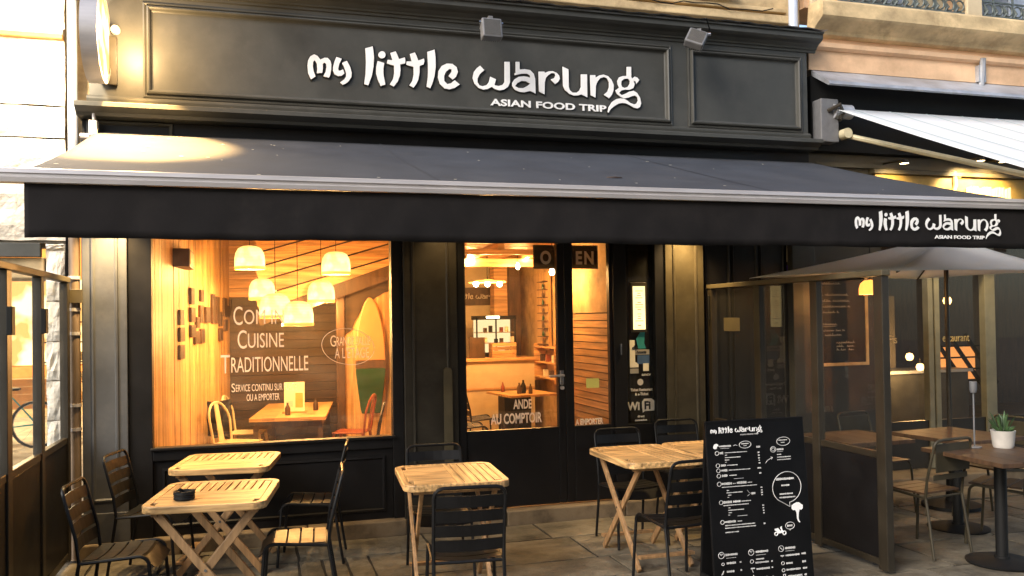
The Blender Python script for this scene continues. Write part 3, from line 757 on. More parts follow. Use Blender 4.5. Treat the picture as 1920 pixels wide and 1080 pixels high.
# sloped stair underside
st = thing('staircase', 'underside of a boarded wooden staircase rising to the right behind the window', 'stairs')
for k in range(6):
    z0 = 1.98 + k * .165
    MB().beam((.0, 2.93 + .012 * k, z0), (1.68, 2.93 + .012 * k, z0 + .50), .012, .138, (0, 0, 1)).build('soffit_board', pine_h, st)
MB().prism([(.0, 1.95), (1.68, 2.45), (1.68, 3.2), (.0, 2.95)], 3.012, 3.02).build('soffit_backing', dark_board, st)
MB().beam((.0, 2.90, 1.80), (1.68, 2.90, 2.40), .03, .16, (0, 0, 1)).build('stringer', dark_wood, st, bevel=.003)
# front of house box on the wall
wb = thing('wall_box', 'plain brown wooden box fixed high on the board wall in the window', 'box', (-.66, 1.1, 2.27))
B('case', dark_wood, wb, -.10, .09, -.2, .32, 0, .16, bevel=.004)
MB().box(.0905, .095, -.15, .27, .02, .14).build('grille', pine_h, wb)
# little plaques on the board wall
PL = [(0.98, 1.19, 1.75, 1.89), (0.97, 1.18, 1.6, 1.73), (0.96, 1.17, 1.44, 1.57), (1.5, 1.71, 1.95, 2.11), (1.49, 1.77, 1.78, 1.92), (1.5, 1.71, 1.63, 1.75), (2.02, 2.26, 1.99, 2.11), (1.78, 1.94, 1.72, 1.83), (1.7, 1.95, 1.56, 1.69), (1.97, 2.31, 1.77, 1.95), (2.02, 2.26, 1.56, 1.71), (2.32, 2.68, 1.77, 1.94), (2.73, 2.98, 1.76, 2.09), (3.0, 3.23, 1.76, 2.07), (3.54, 3.79, 1.85, 2.07), (3.23, 3.52, 1.73, 1.9), (3.22, 3.5, 1.56, 1.71), (3.77, 4.02, 1.84, 1.98), (4.06, 4.31, 1.91, 2.07), (3.6, 3.94, 1.67, 1.81)]
for i, (t0, t1, z0, z1) in enumerate(PL):
    t1 = min(max(t1, t0 + .06), t0 + .17 + .04 * (i % 3))
    o = MB().box(0, t1 - t0, -.028, -.004, 0, z1 - z0).build('wall_plaque', dark_wood, None, bevel=.003)
    ang = math.atan2(4.1, .46)
    o.location = (-.80 + math.cos(ang) * t0, .10 + math.sin(ang) * t0, z0); o.rotation_euler = (0, 0, ang)
    B('inset', dark_board, o, .012, t1 - t0 - .012, -.0295, -.0285, .015, z1 - z0 - .015)
    nm = {0: 'topmost of the column of three dark plaques nearest the window glass', 1: 'middle of the column of three dark plaques nearest the window glass',
          2: 'lowest of the column of three dark plaques nearest the window glass', 3: 'dark plaque highest in the second column on the board wall',
          6: 'lone dark plaque high between the second column and the tall pair', 12: 'left one of the tall pair of dark plaques in the middle of the board wall',
          13: 'right one of the tall pair of dark plaques in the middle of the board wall', 16: 'dark plaque hanging lowest at the far right of the cluster'}.get(i, 'small dark plaque in the crowded middle or far part of the plaque cluster')
    tag(o, nm, 'plaque', 'small dark plaques on the board wall')
# pendant lamps
shade_m = emit_mat('lit_shade', (1.0, 0.50, 0.12), 0.85, (1.0, 0.62, 0.20), 9)
_t = shade_m.node_tree; _e = [n for n in _t.nodes if n.type == 'EMISSION'][0]
_tc = _t.nodes.new('ShaderNodeTexCoord'); _sp = _t.nodes.new('ShaderNodeSeparateXYZ'); _t.links.new(_tc.outputs['Object'], _sp.inputs[0])
_w = _t.nodes.new('ShaderNodeMath'); _w.operation = 'SINE'; _m = _t.nodes.new('ShaderNodeMath'); _m.operation = 'MULTIPLY'; _m.inputs[1].default_value = 420
_t.links.new(_sp.outputs['Z'], _m.inputs[0]); _t.links.new(_m.outputs[0], _w.inputs[0])
_r = _t.nodes.new('ShaderNodeMapRange'); _r.inputs['From Min'].default_value = -.09; _r.inputs['From Max'].default_value = .13; _r.inputs['To Min'].default_value = 2.6; _r.inputs['To Max'].default_value = 1.0
_t.links.new(_sp.outputs['Z'], _r.inputs['Value'])
_a = _t.nodes.new('ShaderNodeMath'); _a.operation = 'MULTIPLY_ADD'; _a.inputs[1].default_value = .35
_t.links.new(_w.outputs[0], _a.inputs[0]); _t.links.new(_r.outputs[0], _a.inputs[2]); _t.links.new(_a.outputs[0], _e.inputs[1])
shade_band = mat('shade_band', (0.75, 0.45, 0.15), .6, emit=(1.0, .42, .08), estr=0.75)
core_m = emit_mat('bulb_glow', (1.0, 0.80, 0.45), 22)
pend = None
PLB = ['cream glowing dome lamp hanging highest on the left of the window', 'glowing dome lamp hanging highest on the right in the window',
       'smaller glowing dome lamp behind the left front lamps', 'glowing dome lamp hanging low at the right of the lamp cluster',
       'large glowing dome lamp lowest in the middle beside another', 'large glowing dome lamp hanging lowest of all above the table']
for i, p in enumerate([(-.07, 2.06, 2.43), (.81, 2.12, 2.38), (.06, 3.0, 2.14), (.70, 2.80, 2.10), (.17, 1.56, 1.92), (.38, 1.49, 1.84)]):
    if pend is None:
        pend = thing('pendant_lamp', PLB[0], 'pendant lamp', p, 0, 'glowing dome lamps in the window')
        MB().lathe([(.15, -.085), (.152, -.06), (.150, .0), (.140, .055), (.115, .10), (.075, .122), (.02, .13)], n=28, cap=False).build('shade', shade_m, pend, smooth=True)
        MB().lathe([(.147, -.118), (.155, -.115), (.156, -.09), (.150, -.086)], n=28, cap=False).build('lower_band', shade_band, pend, smooth=True)
        MB().lathe([(.0, -.05), (.03, -.045), (.045, -.01), (.035, .03), (.018, .06), (.018, .1)], n=12).build('bulb', core_m, pend, smooth=True)
        MB().tube([(0, 0, .125), (0, 0, 1.1)], .0035, 5).build('cord', black, pend)
        bulb_light((0, 0, -.16), 35, .06, parent=pend)
    else:
        rep(pend, p, 0, PLB[i])
for o in list(bpy.data.objects):
    if o.name.startswith('cord'):
        top = 2.95 - o.parent.location.z
        o.scale = (1, 1, (top) / 1.1)
# dining table inside
it = thing('dining_table', 'light wooden dining table just inside the big window', 'table', (.40, 2.95, .11), R(-7.4))
for k in range(6): B('table_board', pine_h if k % 2 else teak, it, -.39 + k * .13 + .0005, -.39 + k * .13 + .1295, -.86, .86, .62, .655)
B('apron', dark_wood, it, -.35, .35, -.80, .80, .55, .618)
for sx in (-1, 1):
    for sy in (-1, 1): B('leg', dark_wood, it, sx * .33 - .025, sx * .33 + .025, sy * .78 - .025, sy * .78 + .025, 0, .55)
sdn = thing('menu_stand', 'upright yellow menu card in a wooden stand on the window table', 'menu card', (.38, 2.56, .765), R(-4))
B('card', paper, sdn, -.11, .11, 0, .012, .015, .34, bevel=.003, rot=(R(-6), 0, 0))
B('stand_base', teak, sdn, -.13, .13, -.03, .06, 0, .02)
B('photo_print', orange_w, sdn, .01, .09, -.003, -.001, .06, .22, rot=(R(-6), 0, 0))
B('price_print', pot_w, sdn, -.09, -.015, -.003, -.001, .07, .14, rot=(R(-6), 0, 0))
def bottle(loc, m_, label, s=1.0, name='sauce_bottle', group=None):
    o = MB().lathe([(.03 * s, 0), (.033 * s, .01), (.033 * s, .08 * s), (.02 * s, .11 * s), (.012 * s, .125 * s), (.012 * s, .15 * s)], n=10).build(name, m_, smooth=True, loc=loc)
    tag(o, label, 'bottle', group); return o
bottle((.30, 2.35, .765), dark_wood, 'squat brown sauce bottle in front of the menu card on the window table', .9)
bottle((.62, 2.75, .765), dark_wood, 'brown sauce bottle at the right edge of the window table', .9)
# steel bistro chairs inside
def tin_chair(loc, rz, m_, label):
    t = thing('cafe_chair', label, 'chair', loc, rz)
    MB().box(-.18, .18, -.18, .18, .44, .455).build('seat', m_, t, bevel=.01)
    for sx, sy in ((1, 1), (1, -1), (-1, 1), (-1, -1)):
        MB().tube([(sx * .16, sy * .16, .44), (sx * .22, sy * .21, 0)], [.018, .011], 7).build('leg', m_, t)
    pts = [(-.17, -.17, .44)] + [(-.20 - .05 * math.sin(a), -.19 * math.cos(a), .66 + .19 * math.sin(a)) for a in [k * math.pi / 12 for k in range(13)]] + [(-.17, .17, .44)]
    MB().tube(pts, .013, 7).build('back_frame', m_, t, smooth=True)
    MB().quadbox([(-.185, -.05, .455), (-.178, -.05, .455), (-.178, .05, .455), (-.185, .05, .455), (-.25, -.035, .84), (-.243, -.035, .84), (-.243, .035, .84), (-.25, .035, .84)]).build('splat', m_, t)
    return t
tin_chair((-.20, 1.95, .11), R(-28), cream_met, 'cream metal chair nearest the glass at the left of the window table')
tin_chair((-.12, 2.75, .11), R(-12), cream_met, 'cream metal chair further back at the left of the window table')
tin_chair((.98, 2.35, .11), R(160), red_met, 'red metal chair tucked at the right of the window table')
tin_chair((.95, 1.35, .11), R(170), chair_m, 'dark metal chair just inside the glass right of the window table')
# dark coat over the chair
MB().grid(lambda u, v: (-.47 + .17 * math.sin(u * 5 + v), 2.35 + u * .32 + .04 * math.sin(v * 9), .55 + v * .38 + .02 * math.sin(u * 11)), 10, 8).build('coat', black, smooth=True)
tag(bpy.data.objects['coat'], 'crumpled dark coat hung over a chair beside the board wall', 'coat').modifiers.new('s', 'SOLIDIFY').thickness = .03
# surfboard
sb = thing('surfboard', 'cream and green surfboard standing against the pine wall at the right of the window', 'surfboard', (1.27, 2.99, .68), 0)
def half(z0, z1, n=14):
    W = lambda z: .175 * (1 - max(0, (z - .55) / .82) ** 2.1) ** .6 if z > .55 else .175 * (.62 + .38 * min(1, z / .5) ** .8)
    zs = [z0 + (z1 - z0) * k / n for k in range(n + 1)]
    return [(W(z), z) for z in zs] + [(-W(z), z) for z in reversed(zs)]
MB().prism(half(.62, 1.36), -.03, .0).build('cream_half', mat('cream_board', (.42, .24, .10), .35, var=.05), sb, bevel=.01)
MB().prism(half(.53, .618, 3), -.03, .0).build('dark_band', dark_wood, sb)
MB().prism(half(.0, .528), -.03, .0).build('green_half', green_p, sb, bevel=.01)
# right-hand room
pw = struct(empty('panelled_wall', (3.125, 0, 0)))
for k in range(24):
    z = .11 + k * .0705
    B('wall_board', pine_h, pw, rnd.uniform(-.003, .001), .03, .10, 1.62, z + .0055, z + .066)
B('wall_backing', dark_wood, pw, .031, .06, .10, 1.62, .1, 1.80)
B('plaster_wall', plaster, None, 3.13, 3.20, .10, 1.62, 1.81, 2.95)['kind'] = 'structure'
B('end_wall', plaster, None, 3.20, 4.3, 1.55, 1.62, .1, 2.95)['kind'] = 'structure'
B('right_wall', plaster, None, 4.15, 4.22, 1.62, 6.6, .1, 2.95)['kind'] = 'structure'
B('far_wall', cream_wall, None, 1.6, 4.2, 6.5, 6.56, .1, 2.95)['kind'] = 'structure'
B('divider_wall', cream_wall, None, 1.62, 1.68, 3.1, 6.5, .1, 2.95)['kind'] = 'structure'
struct(B('dark_pillar', dark_wood, None, 3.80, 3.98, 5.75, 5.95, .1, 2.95))
struct(B('brown_cupboard', pine_h, None, 3.58, 3.795, 5.85, 6.1, 1.2, 2.62))
B('back_room_wall', dark_wood, None, 3.30, 3.55, .12, 1.5, .1, 2.95)['kind'] = 'structure'
# ceiling frame of pale slats
cf = thing('slatted_ceiling_frame', 'pale wooden slatted frame under the ceiling behind the door glass', 'ceiling frame')
for k in range(12): B('slat', pine_h, cf, 1.75, 3.70, 2.6 + k * .22, 2.66 + k * .22, 2.66, 2.70)
for xx in (2.0, 2.72, 3.45): B('beam', pine_h, cf, xx, xx + .08, 2.5, 5.3, 2.58, 2.655)
B('beam', pine_h, cf, 1.75, 3.70, 3.9, 3.98, 2.47, 2.575); B('beam', pine_h, cf, 1.75, 3.70, 2.45, 2.52, 2.52, 2.575)
# counter
ct = thing('serving_counter', 'cream fronted serving counter with wooden top at the back of the room', 'counter', (0, 0, .11))
B('counter_front', cream_wall, ct, 2.0, 3.95, 5.0, 5.5, 0, 1.04)
B('counter_top', pine_h, ct, 1.98, 3.98, 4.95, 5.6, 1.041, 1.085, bevel=.004)
B('skirting', pine_h, ct, 2.0, 3.95, 4.985, 4.999, .62, .65)
fr = thing('display_fridge', 'black framed glass fridge with lit shelves standing on the counter', 'fridge', (3.46, 5.35, 1.20))
for a_ in ((-.31, -.29), (-.01, .01), (.29, .31)): B('frame_bar', black, fr, a_[0], a_[1], -.02, 0, .0, .60)
B('frame_top', black, fr, -.32, .32, -.02, .25, .56, .62); B('frame_base', black, fr, -.32, .32, -.02, .25, 0, .06)
B('back_panel', emit_mat('fridge_light', (1.0, .72, .36), .6), fr, -.29, .29, .22, .24, .06, .56)
for z in (.2, .36): B('shelf', chrome, fr, -.29, .29, 0, .22, z, z + .012)
for k in range(14):
    xx = -.26 + (k % 7) * .085; zz = (.06, .212, .372)[k % 3]
    MB().box(xx, xx + .05, .05, .1, zz, zz + rnd.uniform(.05, .12)).build('food_pack', [dark_wood, paper, black, red_met][k % 4], fr)
B('frame_light', core_m, fr, -.15, .05, -.03, -.02, .585, .61)
cr = thing('wooden_crate', 'pale wooden crate on the counter in front of the lit fridge', 'crate', (3.48, 5.03, 1.196))
for k in range(4): B('slat', pine_h, cr, -.17, .20, -.01, .0, .005 + k * .055, .053 + k * .055)
B('crate_side', pine_h, cr, -.17, -.155, .0005, .2, 0, .22); B('crate_side', pine_h, cr, .185, .20, .0005, .2, 0, .22)
tag(B('chalk_slate', dark_wood, None, 2.98, 3.22, 5.1, 5.12, 1.196, 1.50), 'small dark slate standing on the counter beside the crate', 'slate')
wd = thing('interior_name_board', 'brown board with the restaurant name high on the cream back wall', 'sign', (2.95, 6.46, 2.03))
B('board_panel', dark_wood, wd, 0, 1.02, 0, .03, -.03, .26, bevel=.004)
logo(wd, .05, -.004, .07, .31, print_white, .001, single=True)
# triple ceiling lamp and bare bulbs
tl = thing('cluster_lamp', 'flat ceiling lamp with three glowing bulbs above the counter', 'ceiling lamp', (2.98, 4.0, 2.27))
MB().lathe([(.0, .035), (.26, .0), (.255, -.01), (0, .02)], n=24).build('disc_shade', shade_band, tl)
MB().tube([(0, 0, .03), (0, 0, .35)], .008, 6).build('stem', bronze, tl)
for xx in (-.16, .0, .17): MB().lathe([(0, -.07), (.03, -.055), (.042, -.02), (.02, .01)], (xx, 0, 0), 12).build('bulb', core_m, tl, smooth=True)
bulb_light((0, 0, -.12), 72, .12, parent=tl)
bb = None
for i, (p, lb_) in enumerate([((2.70, 3.85, 2.60), 'bare glowing bulb at the far left top of the door glass'), ((3.50, 3.85, 2.66), 'bare glowing bulb highest near the open sign'),
                        ((3.32, 3.70, 2.46), 'bare glowing bulb just below the pale ceiling beam'), ((2.86, 1.0, 2.235), 'bare glowing bulb under the letters at the right of the open sign')]):
    if bb is None:
        bb = thing('bare_bulb', lb_, 'light bulb', p, 0, 'bare bulbs behind the door glass')
        MB().lathe([(0, -.04), (.022, -.032), (.03, -.005), (.016, .03), (.012, .05)], n=12).build('bulb', core_m, bb, smooth=True)
        MB().tube([(0, 0, .05), (0, 0, .3)], .004, 5).build('cord', black, bb)
        bulb_light((0, 0, -.07), 24, .04, parent=bb)
    else: rep(bb, p, 0, lb_)
# small table in the right room
t2 = thing('square_table', 'square wooden cafe table with dark pedestal seen through the door glass', 'table', (3.52, 4.25, .11), R(8))
for k in range(5): B('table_board', teak, t2, -.36 + k * .144, -.36 + k * .144 + .143, -.42, .42, .60, .63)
B('pedestal', board_blk, t2, -.32, .08, -.12, .1, 0, .598)
for i, (x, y) in enumerate([(3.42, 4.05), (3.50, 4.12), (3.56, 3.98), (3.30, 4.45)]):
    bottle((x, y, .742), [dark_wood, black, dark_wood, red_met][i], 'dark condiment pot in the group on the square cafe table', [1, 1.2, .9, .9][i], 'condiment_pot', 'condiment pots on the square table')
# tall rack of bottles on right wall
rk = thing('bottle_rack', 'tall pale wooden rack of small bottles on the right wall behind the door', 'rack', (4.10, 5.0, 1.3))
B('rack_back', pine, rk, -.02, .02, -.32, .32, 0, 1.15)
for k in range(9): B('shelf', dark_wood, rk, -.10, -.021, -.30, -.02, .08 + k * .115, .092 + k * .115)
for k in range(8): bottle((4.04, 4.82, 1.395 + k * .115), green_p if k % 2 else dark_wood, 'small dark bottle in the tall rack on the right wall', .55, 'rack_bottle', 'bottles in the tall rack')
sh = thing('wall_shelf', 'wooden wall shelf with goods below the bottle rack', 'shelf', (4.05, 4.4, .9))
for k in range(3): B('shelf_board', pine_h, sh, -.1, .09, -.3, .6, k * .22, k * .22 + .02)
B('shelf_side', pine_h, sh, -.1, .09, -.32, -.301, -.05, .5); B('shelf_side', pine_h, sh, -.1, .09, .601, .62, -.05, .5)
for k in range(6): tag(B('jar', [red_met, paper, dark_wood][k % 3], None, 4.0, 4.06, 4.16 + k * .13, 4.22 + k * .13, .921 + .22 * (k % 2), 1.02 + .22 * (k % 2)), 'small jar on the wooden wall shelf', 'jar', 'jars on the wall shelf')
# ================================================================== TERRACE CHAIRS
def make_chair(name, loc, rz, label, group, mt, flat=False):
    t = thing(name, label, 'chair', loc, rz, group)
    for s in (-1, 1):
        y = s * .195
        # side rail with rounded front corner and front leg
        pts = [(-.185, y, .428), (.13, y, .452)] + [(.13 + .055 * math.sin(a), y, .397 + .055 * math.cos(a)) for a in [k * math.pi / 10 for k in range(1, 6)]]
        MB().tube(pts, .0105, 7).build('side_rail', mt, t, smooth=True)
        MB().tube([(.185, y, .397), (.20, y * 1.04, .20), (.215, y * 1.07, 0.004)], .0105, 7).build('leg', mt, t, smooth=True)
        MB().tube([(-.185, y, .43), (-.205, y, .30), (-.25, y * 1.04, .004)], .0105, 7).build('leg', mt, t, smooth=True)
    bp = [(-.185, -.195, .43), (-.20, -.195, .56), (-.262, -.195, .80)] + \
         [(-.262 - .014 * math.sin(a), -.195 + .05 * (1 - math.cos(a)), .80 + .05 * math.sin(a)) for a in (.5, 1.0, 1.57)]
    bp = bp + [(p[0], -p[1], p[2]) for p in reversed(bp)]
    MB().tube(bp, .0105, 7).build('back_frame', mt, t, smooth=True)
    MB().tube([(-.18, -.195, .425), (-.18, .195, .425)], .009, 6).build('cross_bar', mt, t)
    if not flat:
        for k in range(4):
            z0 = .49 + k * .083
            xx = lambda z: -.195 - max(0, (z - .5)) * .235
            sl = MB().grid(lambda u, v: (xx(z0 + v * .066) - .018 * math.sin(math.pi * u), -.188 + .376 * u, z0 + v * .066), 6, 1)
            o = sl.build('back_slat', mt, t); md = o.modifiers.new('s', 'SOLIDIFY'); md.thickness = .005
        for k in range(5):
            x0 = -.172 + k * .079
            def fs(u, v, x0=x0, k=k):
                x = x0 + u * .068; y = -.188 + v * .376
                z = .446 + .0 * x - .014 * math.sin(math.pi * v) + .02 * (x + .17) - (0.045 * max(0, (x - .135)) / .05 if k == 4 else 0)
                return (x + (0.006 if k == 4 else 0), y, z)
            o = MB().grid(fs, 2, 6).build('seat_slat', mt, t); md = o.modifiers.new('s', 'SOLIDIFY'); md.thickness = .005
    else:
        MB().box(-.265, -.258, -.18, .18, .62, .82).build('back_plate', mt, t, bevel=.004)
        MB().box(-.245, -.238, -.18, .18, .56, .60).build('back_bar', mt, t, bevel=.003)
        for k in range(4): B('seat_slat', dark_wood, t, -.17 + k * .092, -.085 + k * .092, -.19, .19, .452, .466, bevel=.003)
    return t
GC = 'charcoal slatted metal chairs on the restaurant terrace'
ch = make_chair('slatted_chair', (-.76, -1.74, 0), R(-7), 'charcoal slatted chair at lower left, beside the glass windbreak, facing the nearest table', GC, chair_m)
rep(ch, (-.72, -.60, 0), R(-14), 'charcoal slatted chair against the grey left pilaster, facing right to the rear table')
rep(ch, (.22, -1.75, 0), R(176), 'charcoal slatted chair with its seat lit orange, right of the nearest table')
rep(ch, (.36, -.62, 0), R(172), 'charcoal slatted chair just under the big window, right of the rear slatted table')
rep(ch, (1.12, -2.40, 0), R(84), 'charcoal slatted chair seen from behind in the middle foreground')
rep(ch, (1.20, -1.30, 0), R(-94), 'charcoal slatted chair behind the middle table, facing the street')
rep(ch, (2.80, -.98, 0), R(-90), 'charcoal slatted chair behind the left end of the right-hand tables')
rep(ch, (3.50, -.62, 0), R(-93), 'charcoal slatted chair in front of the right pilaster, behind the right-hand tables')
rep(ch, (2.62, -2.08, 0), R(95), 'charcoal slatted chair in shadow in front of the right-hand table, left of the menu board')

rep(ch, (2.62, 3.05, .112), R(4), 'dark slatted chair inside the restaurant, seen through the lower left of the door glass')['group'] = 'dark chairs inside by the square table'
rep(ch, (2.30, 2.35, .112), R(-6), 'dark slatted chair inside, nearest the door glass at its lower left corner')['group'] = 'dark chairs inside by the square table'
# ================================================================== FOLDING TABLES
def rrect(w_, d_, r, n=6):
    p = []
    for (cx, cy, a0) in ((w_ / 2 - r, d_ / 2 - r, 0), (-w_ / 2 + r, d_ / 2 - r, 90), (-w_ / 2 + r, -d_ / 2 + r, 180), (w_ / 2 - r, -d_ / 2 + r, 270)):
        for k in range(n + 1):
            a = R(a0 + 90 * k / n); p.append((cx + r * math.cos(a), cy + r * math.sin(a)))
    return p
def make_table(loc, rz, w_, d_, label, style, H=.76):
    t = thing('folding_table', label, 'table', loc, rz, 'wooden folding tables on the restaurant terrace')
    out = rrect(w_, d_, .085); inn = rrect(w_ - .085, d_ - .085, .045); n = len(out)
    mb = MB(); th = .042
    for (P, z) in ((out, H - th), (out, H), (inn, H), (inn, H - th)): mb.v += [(x, y, z) for x, y in P]
    for a in range(4):
        b = (a + 1) % 4
        for i in range(n):
            j = (i + 1) % n
            mb.f.append((a * n + i, a * n + j, b * n + j, b * n + i))
    mb.build('top_frame', teak, t, bevel=.005)
    iw, idp = w_ - .088, d_ - .088
    if style == 'front':      # solid boards at the near half, open slats at the far half
        for k in range(4):
            y0 = -idp / 2 + k * idp * .125
            B('top_board', teak, t, -iw / 2 + (.03 if k == 0 else 0), iw / 2 - (.03 if k == 0 else 0), y0 + .0006, y0 + idp * .125 - .0006, H - .024, H - .002 - .0007 * (k % 2), bevel=.002)
        B('cross_batten', teak, t, -iw / 2, iw / 2, .0008, .045, H - .024, H - .002, bevel=.002)
        m_ = 12
        for k in range(m_):
            x0 = -iw / 2 + k * iw / m_; e = .03 if k in (0, m_ - 1) else 0
            B('top_slat', teak_y, t, x0 + .0045, x0 + iw / m_ - .0045, .0458, idp / 2 - e, H - .024, H - .0025, bevel=.002)
    else:
        s = 1 if style == 'side' else -1
        for k in range(6):    # slats along x in one half, boards in the other
            y0 = -idp / 2 + k * idp / 12; e = .03 if k == 0 else 0
            B('top_slat', teak, t, -iw / 2 + e, iw / 2 - e, y0 + .003, y0 + idp / 12 - .003, H - .024, H - .0025, bevel=.002)
        for k in range(5):
            x0 = -iw / 2 + k * iw / 5; e = .03 if k in (0, 4) else 0
            B('top_board', teak_y, t, x0 + .0008, x0 + iw / 5 - .0008, .003, idp / 2 - e, H - .024, H - .002, bevel=.002)
    for sy in (-1, 1):
        y = sy * (d_ / 2 - .10)
        for sx in (-1, 1):
            yy = y + sx * .014
            a = (sx * w_ * .40, yy, H - th - .004); b = (-sx * w_ * .43, yy, .012)
            MB().beam(a, b, .022, .046, (1, 0, 0)).build('leg', teak_leg, t, bevel=.004)
            MB().lathe([(0, -.0145), (.009, -.0145), (.009, .0145)], (0, yy * 1.0, H * .5), 8, 'y').build('rivet', chrome, t)
    for sx in (-1, 1):
        MB().beam((sx * w_ * .41, -(d_ / 2 - .09), .10), (sx * w_ * .41, d_ / 2 - .09, .10), .045, .02).build('foot_rail', teak_leg, t, bevel=.003)
        MB().beam((sx * w_ * .40, -(d_ / 2 - .06), H - th - .014), (sx * w_ * .40, d_ / 2 - .06, H - th - .014), .035, .022).build('top_rail', teak_leg, t, bevel=.003)
    return t
make_table((-.25, -1.80, 0), R(-8), .67, .76, 'nearest slatted wooden folding table at lower left with a black ashtray on it', 'front')
make_table((-.22, -.58, 0), R(-9), .68, .74, 'empty slatted wooden folding table close under the big window', 'front')
make_table((1.19, -1.70, 0), R(90 - 4), .76, .66, 'wooden folding table alone in the middle between two dark chairs', 'side')
make_table((2.71, -1.42, 0), R(90), .80, .60, 'wooden folding table with warm lit top left of its twin and the menu board', 'side')
make_table((3.325, -1.40, 0), R(90), .80, .60, 'wooden folding table pushed against its twin, mostly hidden by the menu board', 'sideb')
at = thing('ashtray', 'round black ribbed ashtray on the nearest wooden table', 'ashtray', (-.41, -1.97, .758))
MB().lathe([(.0, 0), (.052, 0), (.058, .006), (.058, .014), (.055, .018), (.059, .023), (.055, .028), (.060, .034), (.058, .05), (.048, .05), (.044, .02), (0, .016)], n=32, cap=False).build('bowl', black, at, smooth=True)
for k in range(3):
    a = k * 2.09 + .5
    B('cigarette_rest', black, at, -.01, .01, .044, .062, .049, .055, rot=(0, 0, a))

# ================================================================== MENU BOARD
mb_ = thing('menu_board', 'black standing menu board with white chalk-style print in front of the right-hand tables', 'menu board', (2.635, -2.43, 0.0), R(0))
W_, H_ = .70, 1.09; tl_ = R(-5)
front = B('front_panel', board_blk, mb_, 0, W_, 0, .018, 0, H_, bevel=.004, loc=(0, -.12, .02), rot=(tl_, 0, 0))
B('rear_panel', board_blk, mb_, 0, W_, -.018, 0, 0, H_, bevel=.004, loc=(0, .085, .02), rot=(-tl_, 0, 0))
B('side_strut', black, mb_, -.004, .012, -.10, .05, .12, .16); B('side_strut', black, mb_, W_ - .012, W_ + .004, -.10, .05, .12, .16)
def MX(cx, cy): return (.035 + (cx - 80 - (cy - 60) * .05) * .00104, H_ - .012 - (cy - 50) * .00098)
pr = MB(); pf = -.0022
def bar(cx, cy, w2, h2, jit=True):     # a row of unreadable small print, broken into short strokes
    x = cx - w2 / 2
    while x < cx + w2 / 2:
        a = rnd.uniform(4, 9) if jit else w2
        a = min(a, cx + w2 / 2 - x)
        hh = h2 * (rnd.uniform(.7, 1.15) if jit else 1)
        X0, Z1 = MX(x, cy - hh / 2); X1, Z0_ = MX(x + a, cy + hh / 2)
        pr.box(X0, X1 if not jit else X1 - .0012, pf, pf + .0018, Z0_, Z1)
        x += a + (0.6 if jit else 0)
def ring(cx, cy, r, rz_=None, wd=.0018):
    rz_ = rz_ or r
    P = [];
    for k in range(20):
        a = k * math.pi / 10; X, Z_ = MX(cx + r * math.cos(a), cy + rz_ * math.sin(a)); P.append((X, pf, Z_))
    pr.tube(P, wd, 4, closed=True)
def line(pts, wd=.0016): pr.tube([(MX(*p)[0], pf, MX(*p)[1]) for p in pts], wd, 4)
for (cx, cy, w2, h2) in [(178, 198, 78, 11), (175, 212, 60, 2), (152, 240, 24, 14), (250, 240, 150, 5), (183, 255, 14, 5), (228, 270, 105, 5), (190, 285, 30, 5), (182, 298, 12, 4),
    (165, 317, 34, 14), (225, 318, 70, 5), (170, 348, 40, 14), (272, 349, 145, 5), (172, 381, 38, 14), (228, 382, 50, 6),
    (185, 431, 66, 15), (285, 431, 66, 15), (235, 433, 20, 5), (340, 433, 30, 4), (270, 452, 236, 5), (192, 474, 16, 6), (236, 488, 106, 5), (203, 503, 22, 5), (194, 516, 12, 4), (362, 503, 26, 12),
    (188, 545, 58, 14), (250, 545, 50, 12), (313, 546, 64, 5), (245, 565, 168, 5), (200, 581, 14, 5), (245, 596, 106, 5), (205, 611, 22, 5), (198, 625, 12, 4),
    (205, 666, 74, 13), (268, 667, 30, 5), (270, 688, 200, 6), (272, 704, 205, 6), (215, 730, 90, 6),
    (402, 215, 26, 12), (404, 250, 12, 8), (405, 268, 12, 8), (406, 285, 12, 8), (407, 300, 10, 7), (409, 317, 12, 8), (406, 348, 24, 9), (412, 380, 14, 9),
    (418, 470, 12, 8), (420, 487, 12, 8), (421, 502, 12, 8), (422, 516, 10, 8), (427, 582, 12, 8), (428, 598, 12, 8), (430, 614, 10, 8), (431, 630, 10, 7), (434, 695, 12, 10),
    (312, 190, 50, 6), (312, 203, 22, 5), (572, 182, 60, 6), (572, 197, 26, 5), (552, 240, 48, 13), (551, 254, 42, 2), (545, 272, 30, 6), (578, 289, 95, 6), (578, 305, 95, 6),
    (580, 428, 125, 14), (583, 469, 56, 10), (588, 523, 92, 9), (595, 545, 110, 9),
    (208, 866, 80, 13), (205, 886, 66, 2), (205, 917, 60, 12), (267, 917, 12, 12), (200, 968, 50, 12), (271, 966, 10, 12), (210, 1023, 66, 12), (277, 1022, 12, 12),
    (412, 866, 86, 13), (405, 886, 66, 2), (398, 911, 55, 9), (412, 932, 90, 10), (478, 932, 10, 9), (418, 971, 90, 11), (480, 970, 10, 9), (410, 1027, 70, 13), (484, 1027, 10, 9),
    (606, 862, 70, 13), (603, 880, 62, 2), (620, 907, 95, 11), (697, 905, 28, 11), (598, 956, 45, 11), (700, 955, 26, 12), (625, 996, 96, 11), (704, 996, 28, 11), (635, 1037, 100, 12), (707, 1037, 16, 12), (610, 1075, 40, 10), (708, 1075, 26, 10)]:
    bar(cx, cy, w2, h2)
for (cx, cy, r) in [(122, 240, 12), (127, 317, 12), (130, 348, 12), (132, 381, 12), (134, 431, 13), (144, 545, 12), (151, 666, 12), (140, 866, 19), (338, 866, 18), (542, 862, 18), (503, 238, 18), (503, 238, 10), (150, 920, 8), (342, 922, 11), (552, 953, 10), (555, 996, 10)]: ring(cx, cy, r)
ring(312, 196, 40, 22); ring(575, 190, 46, 27)
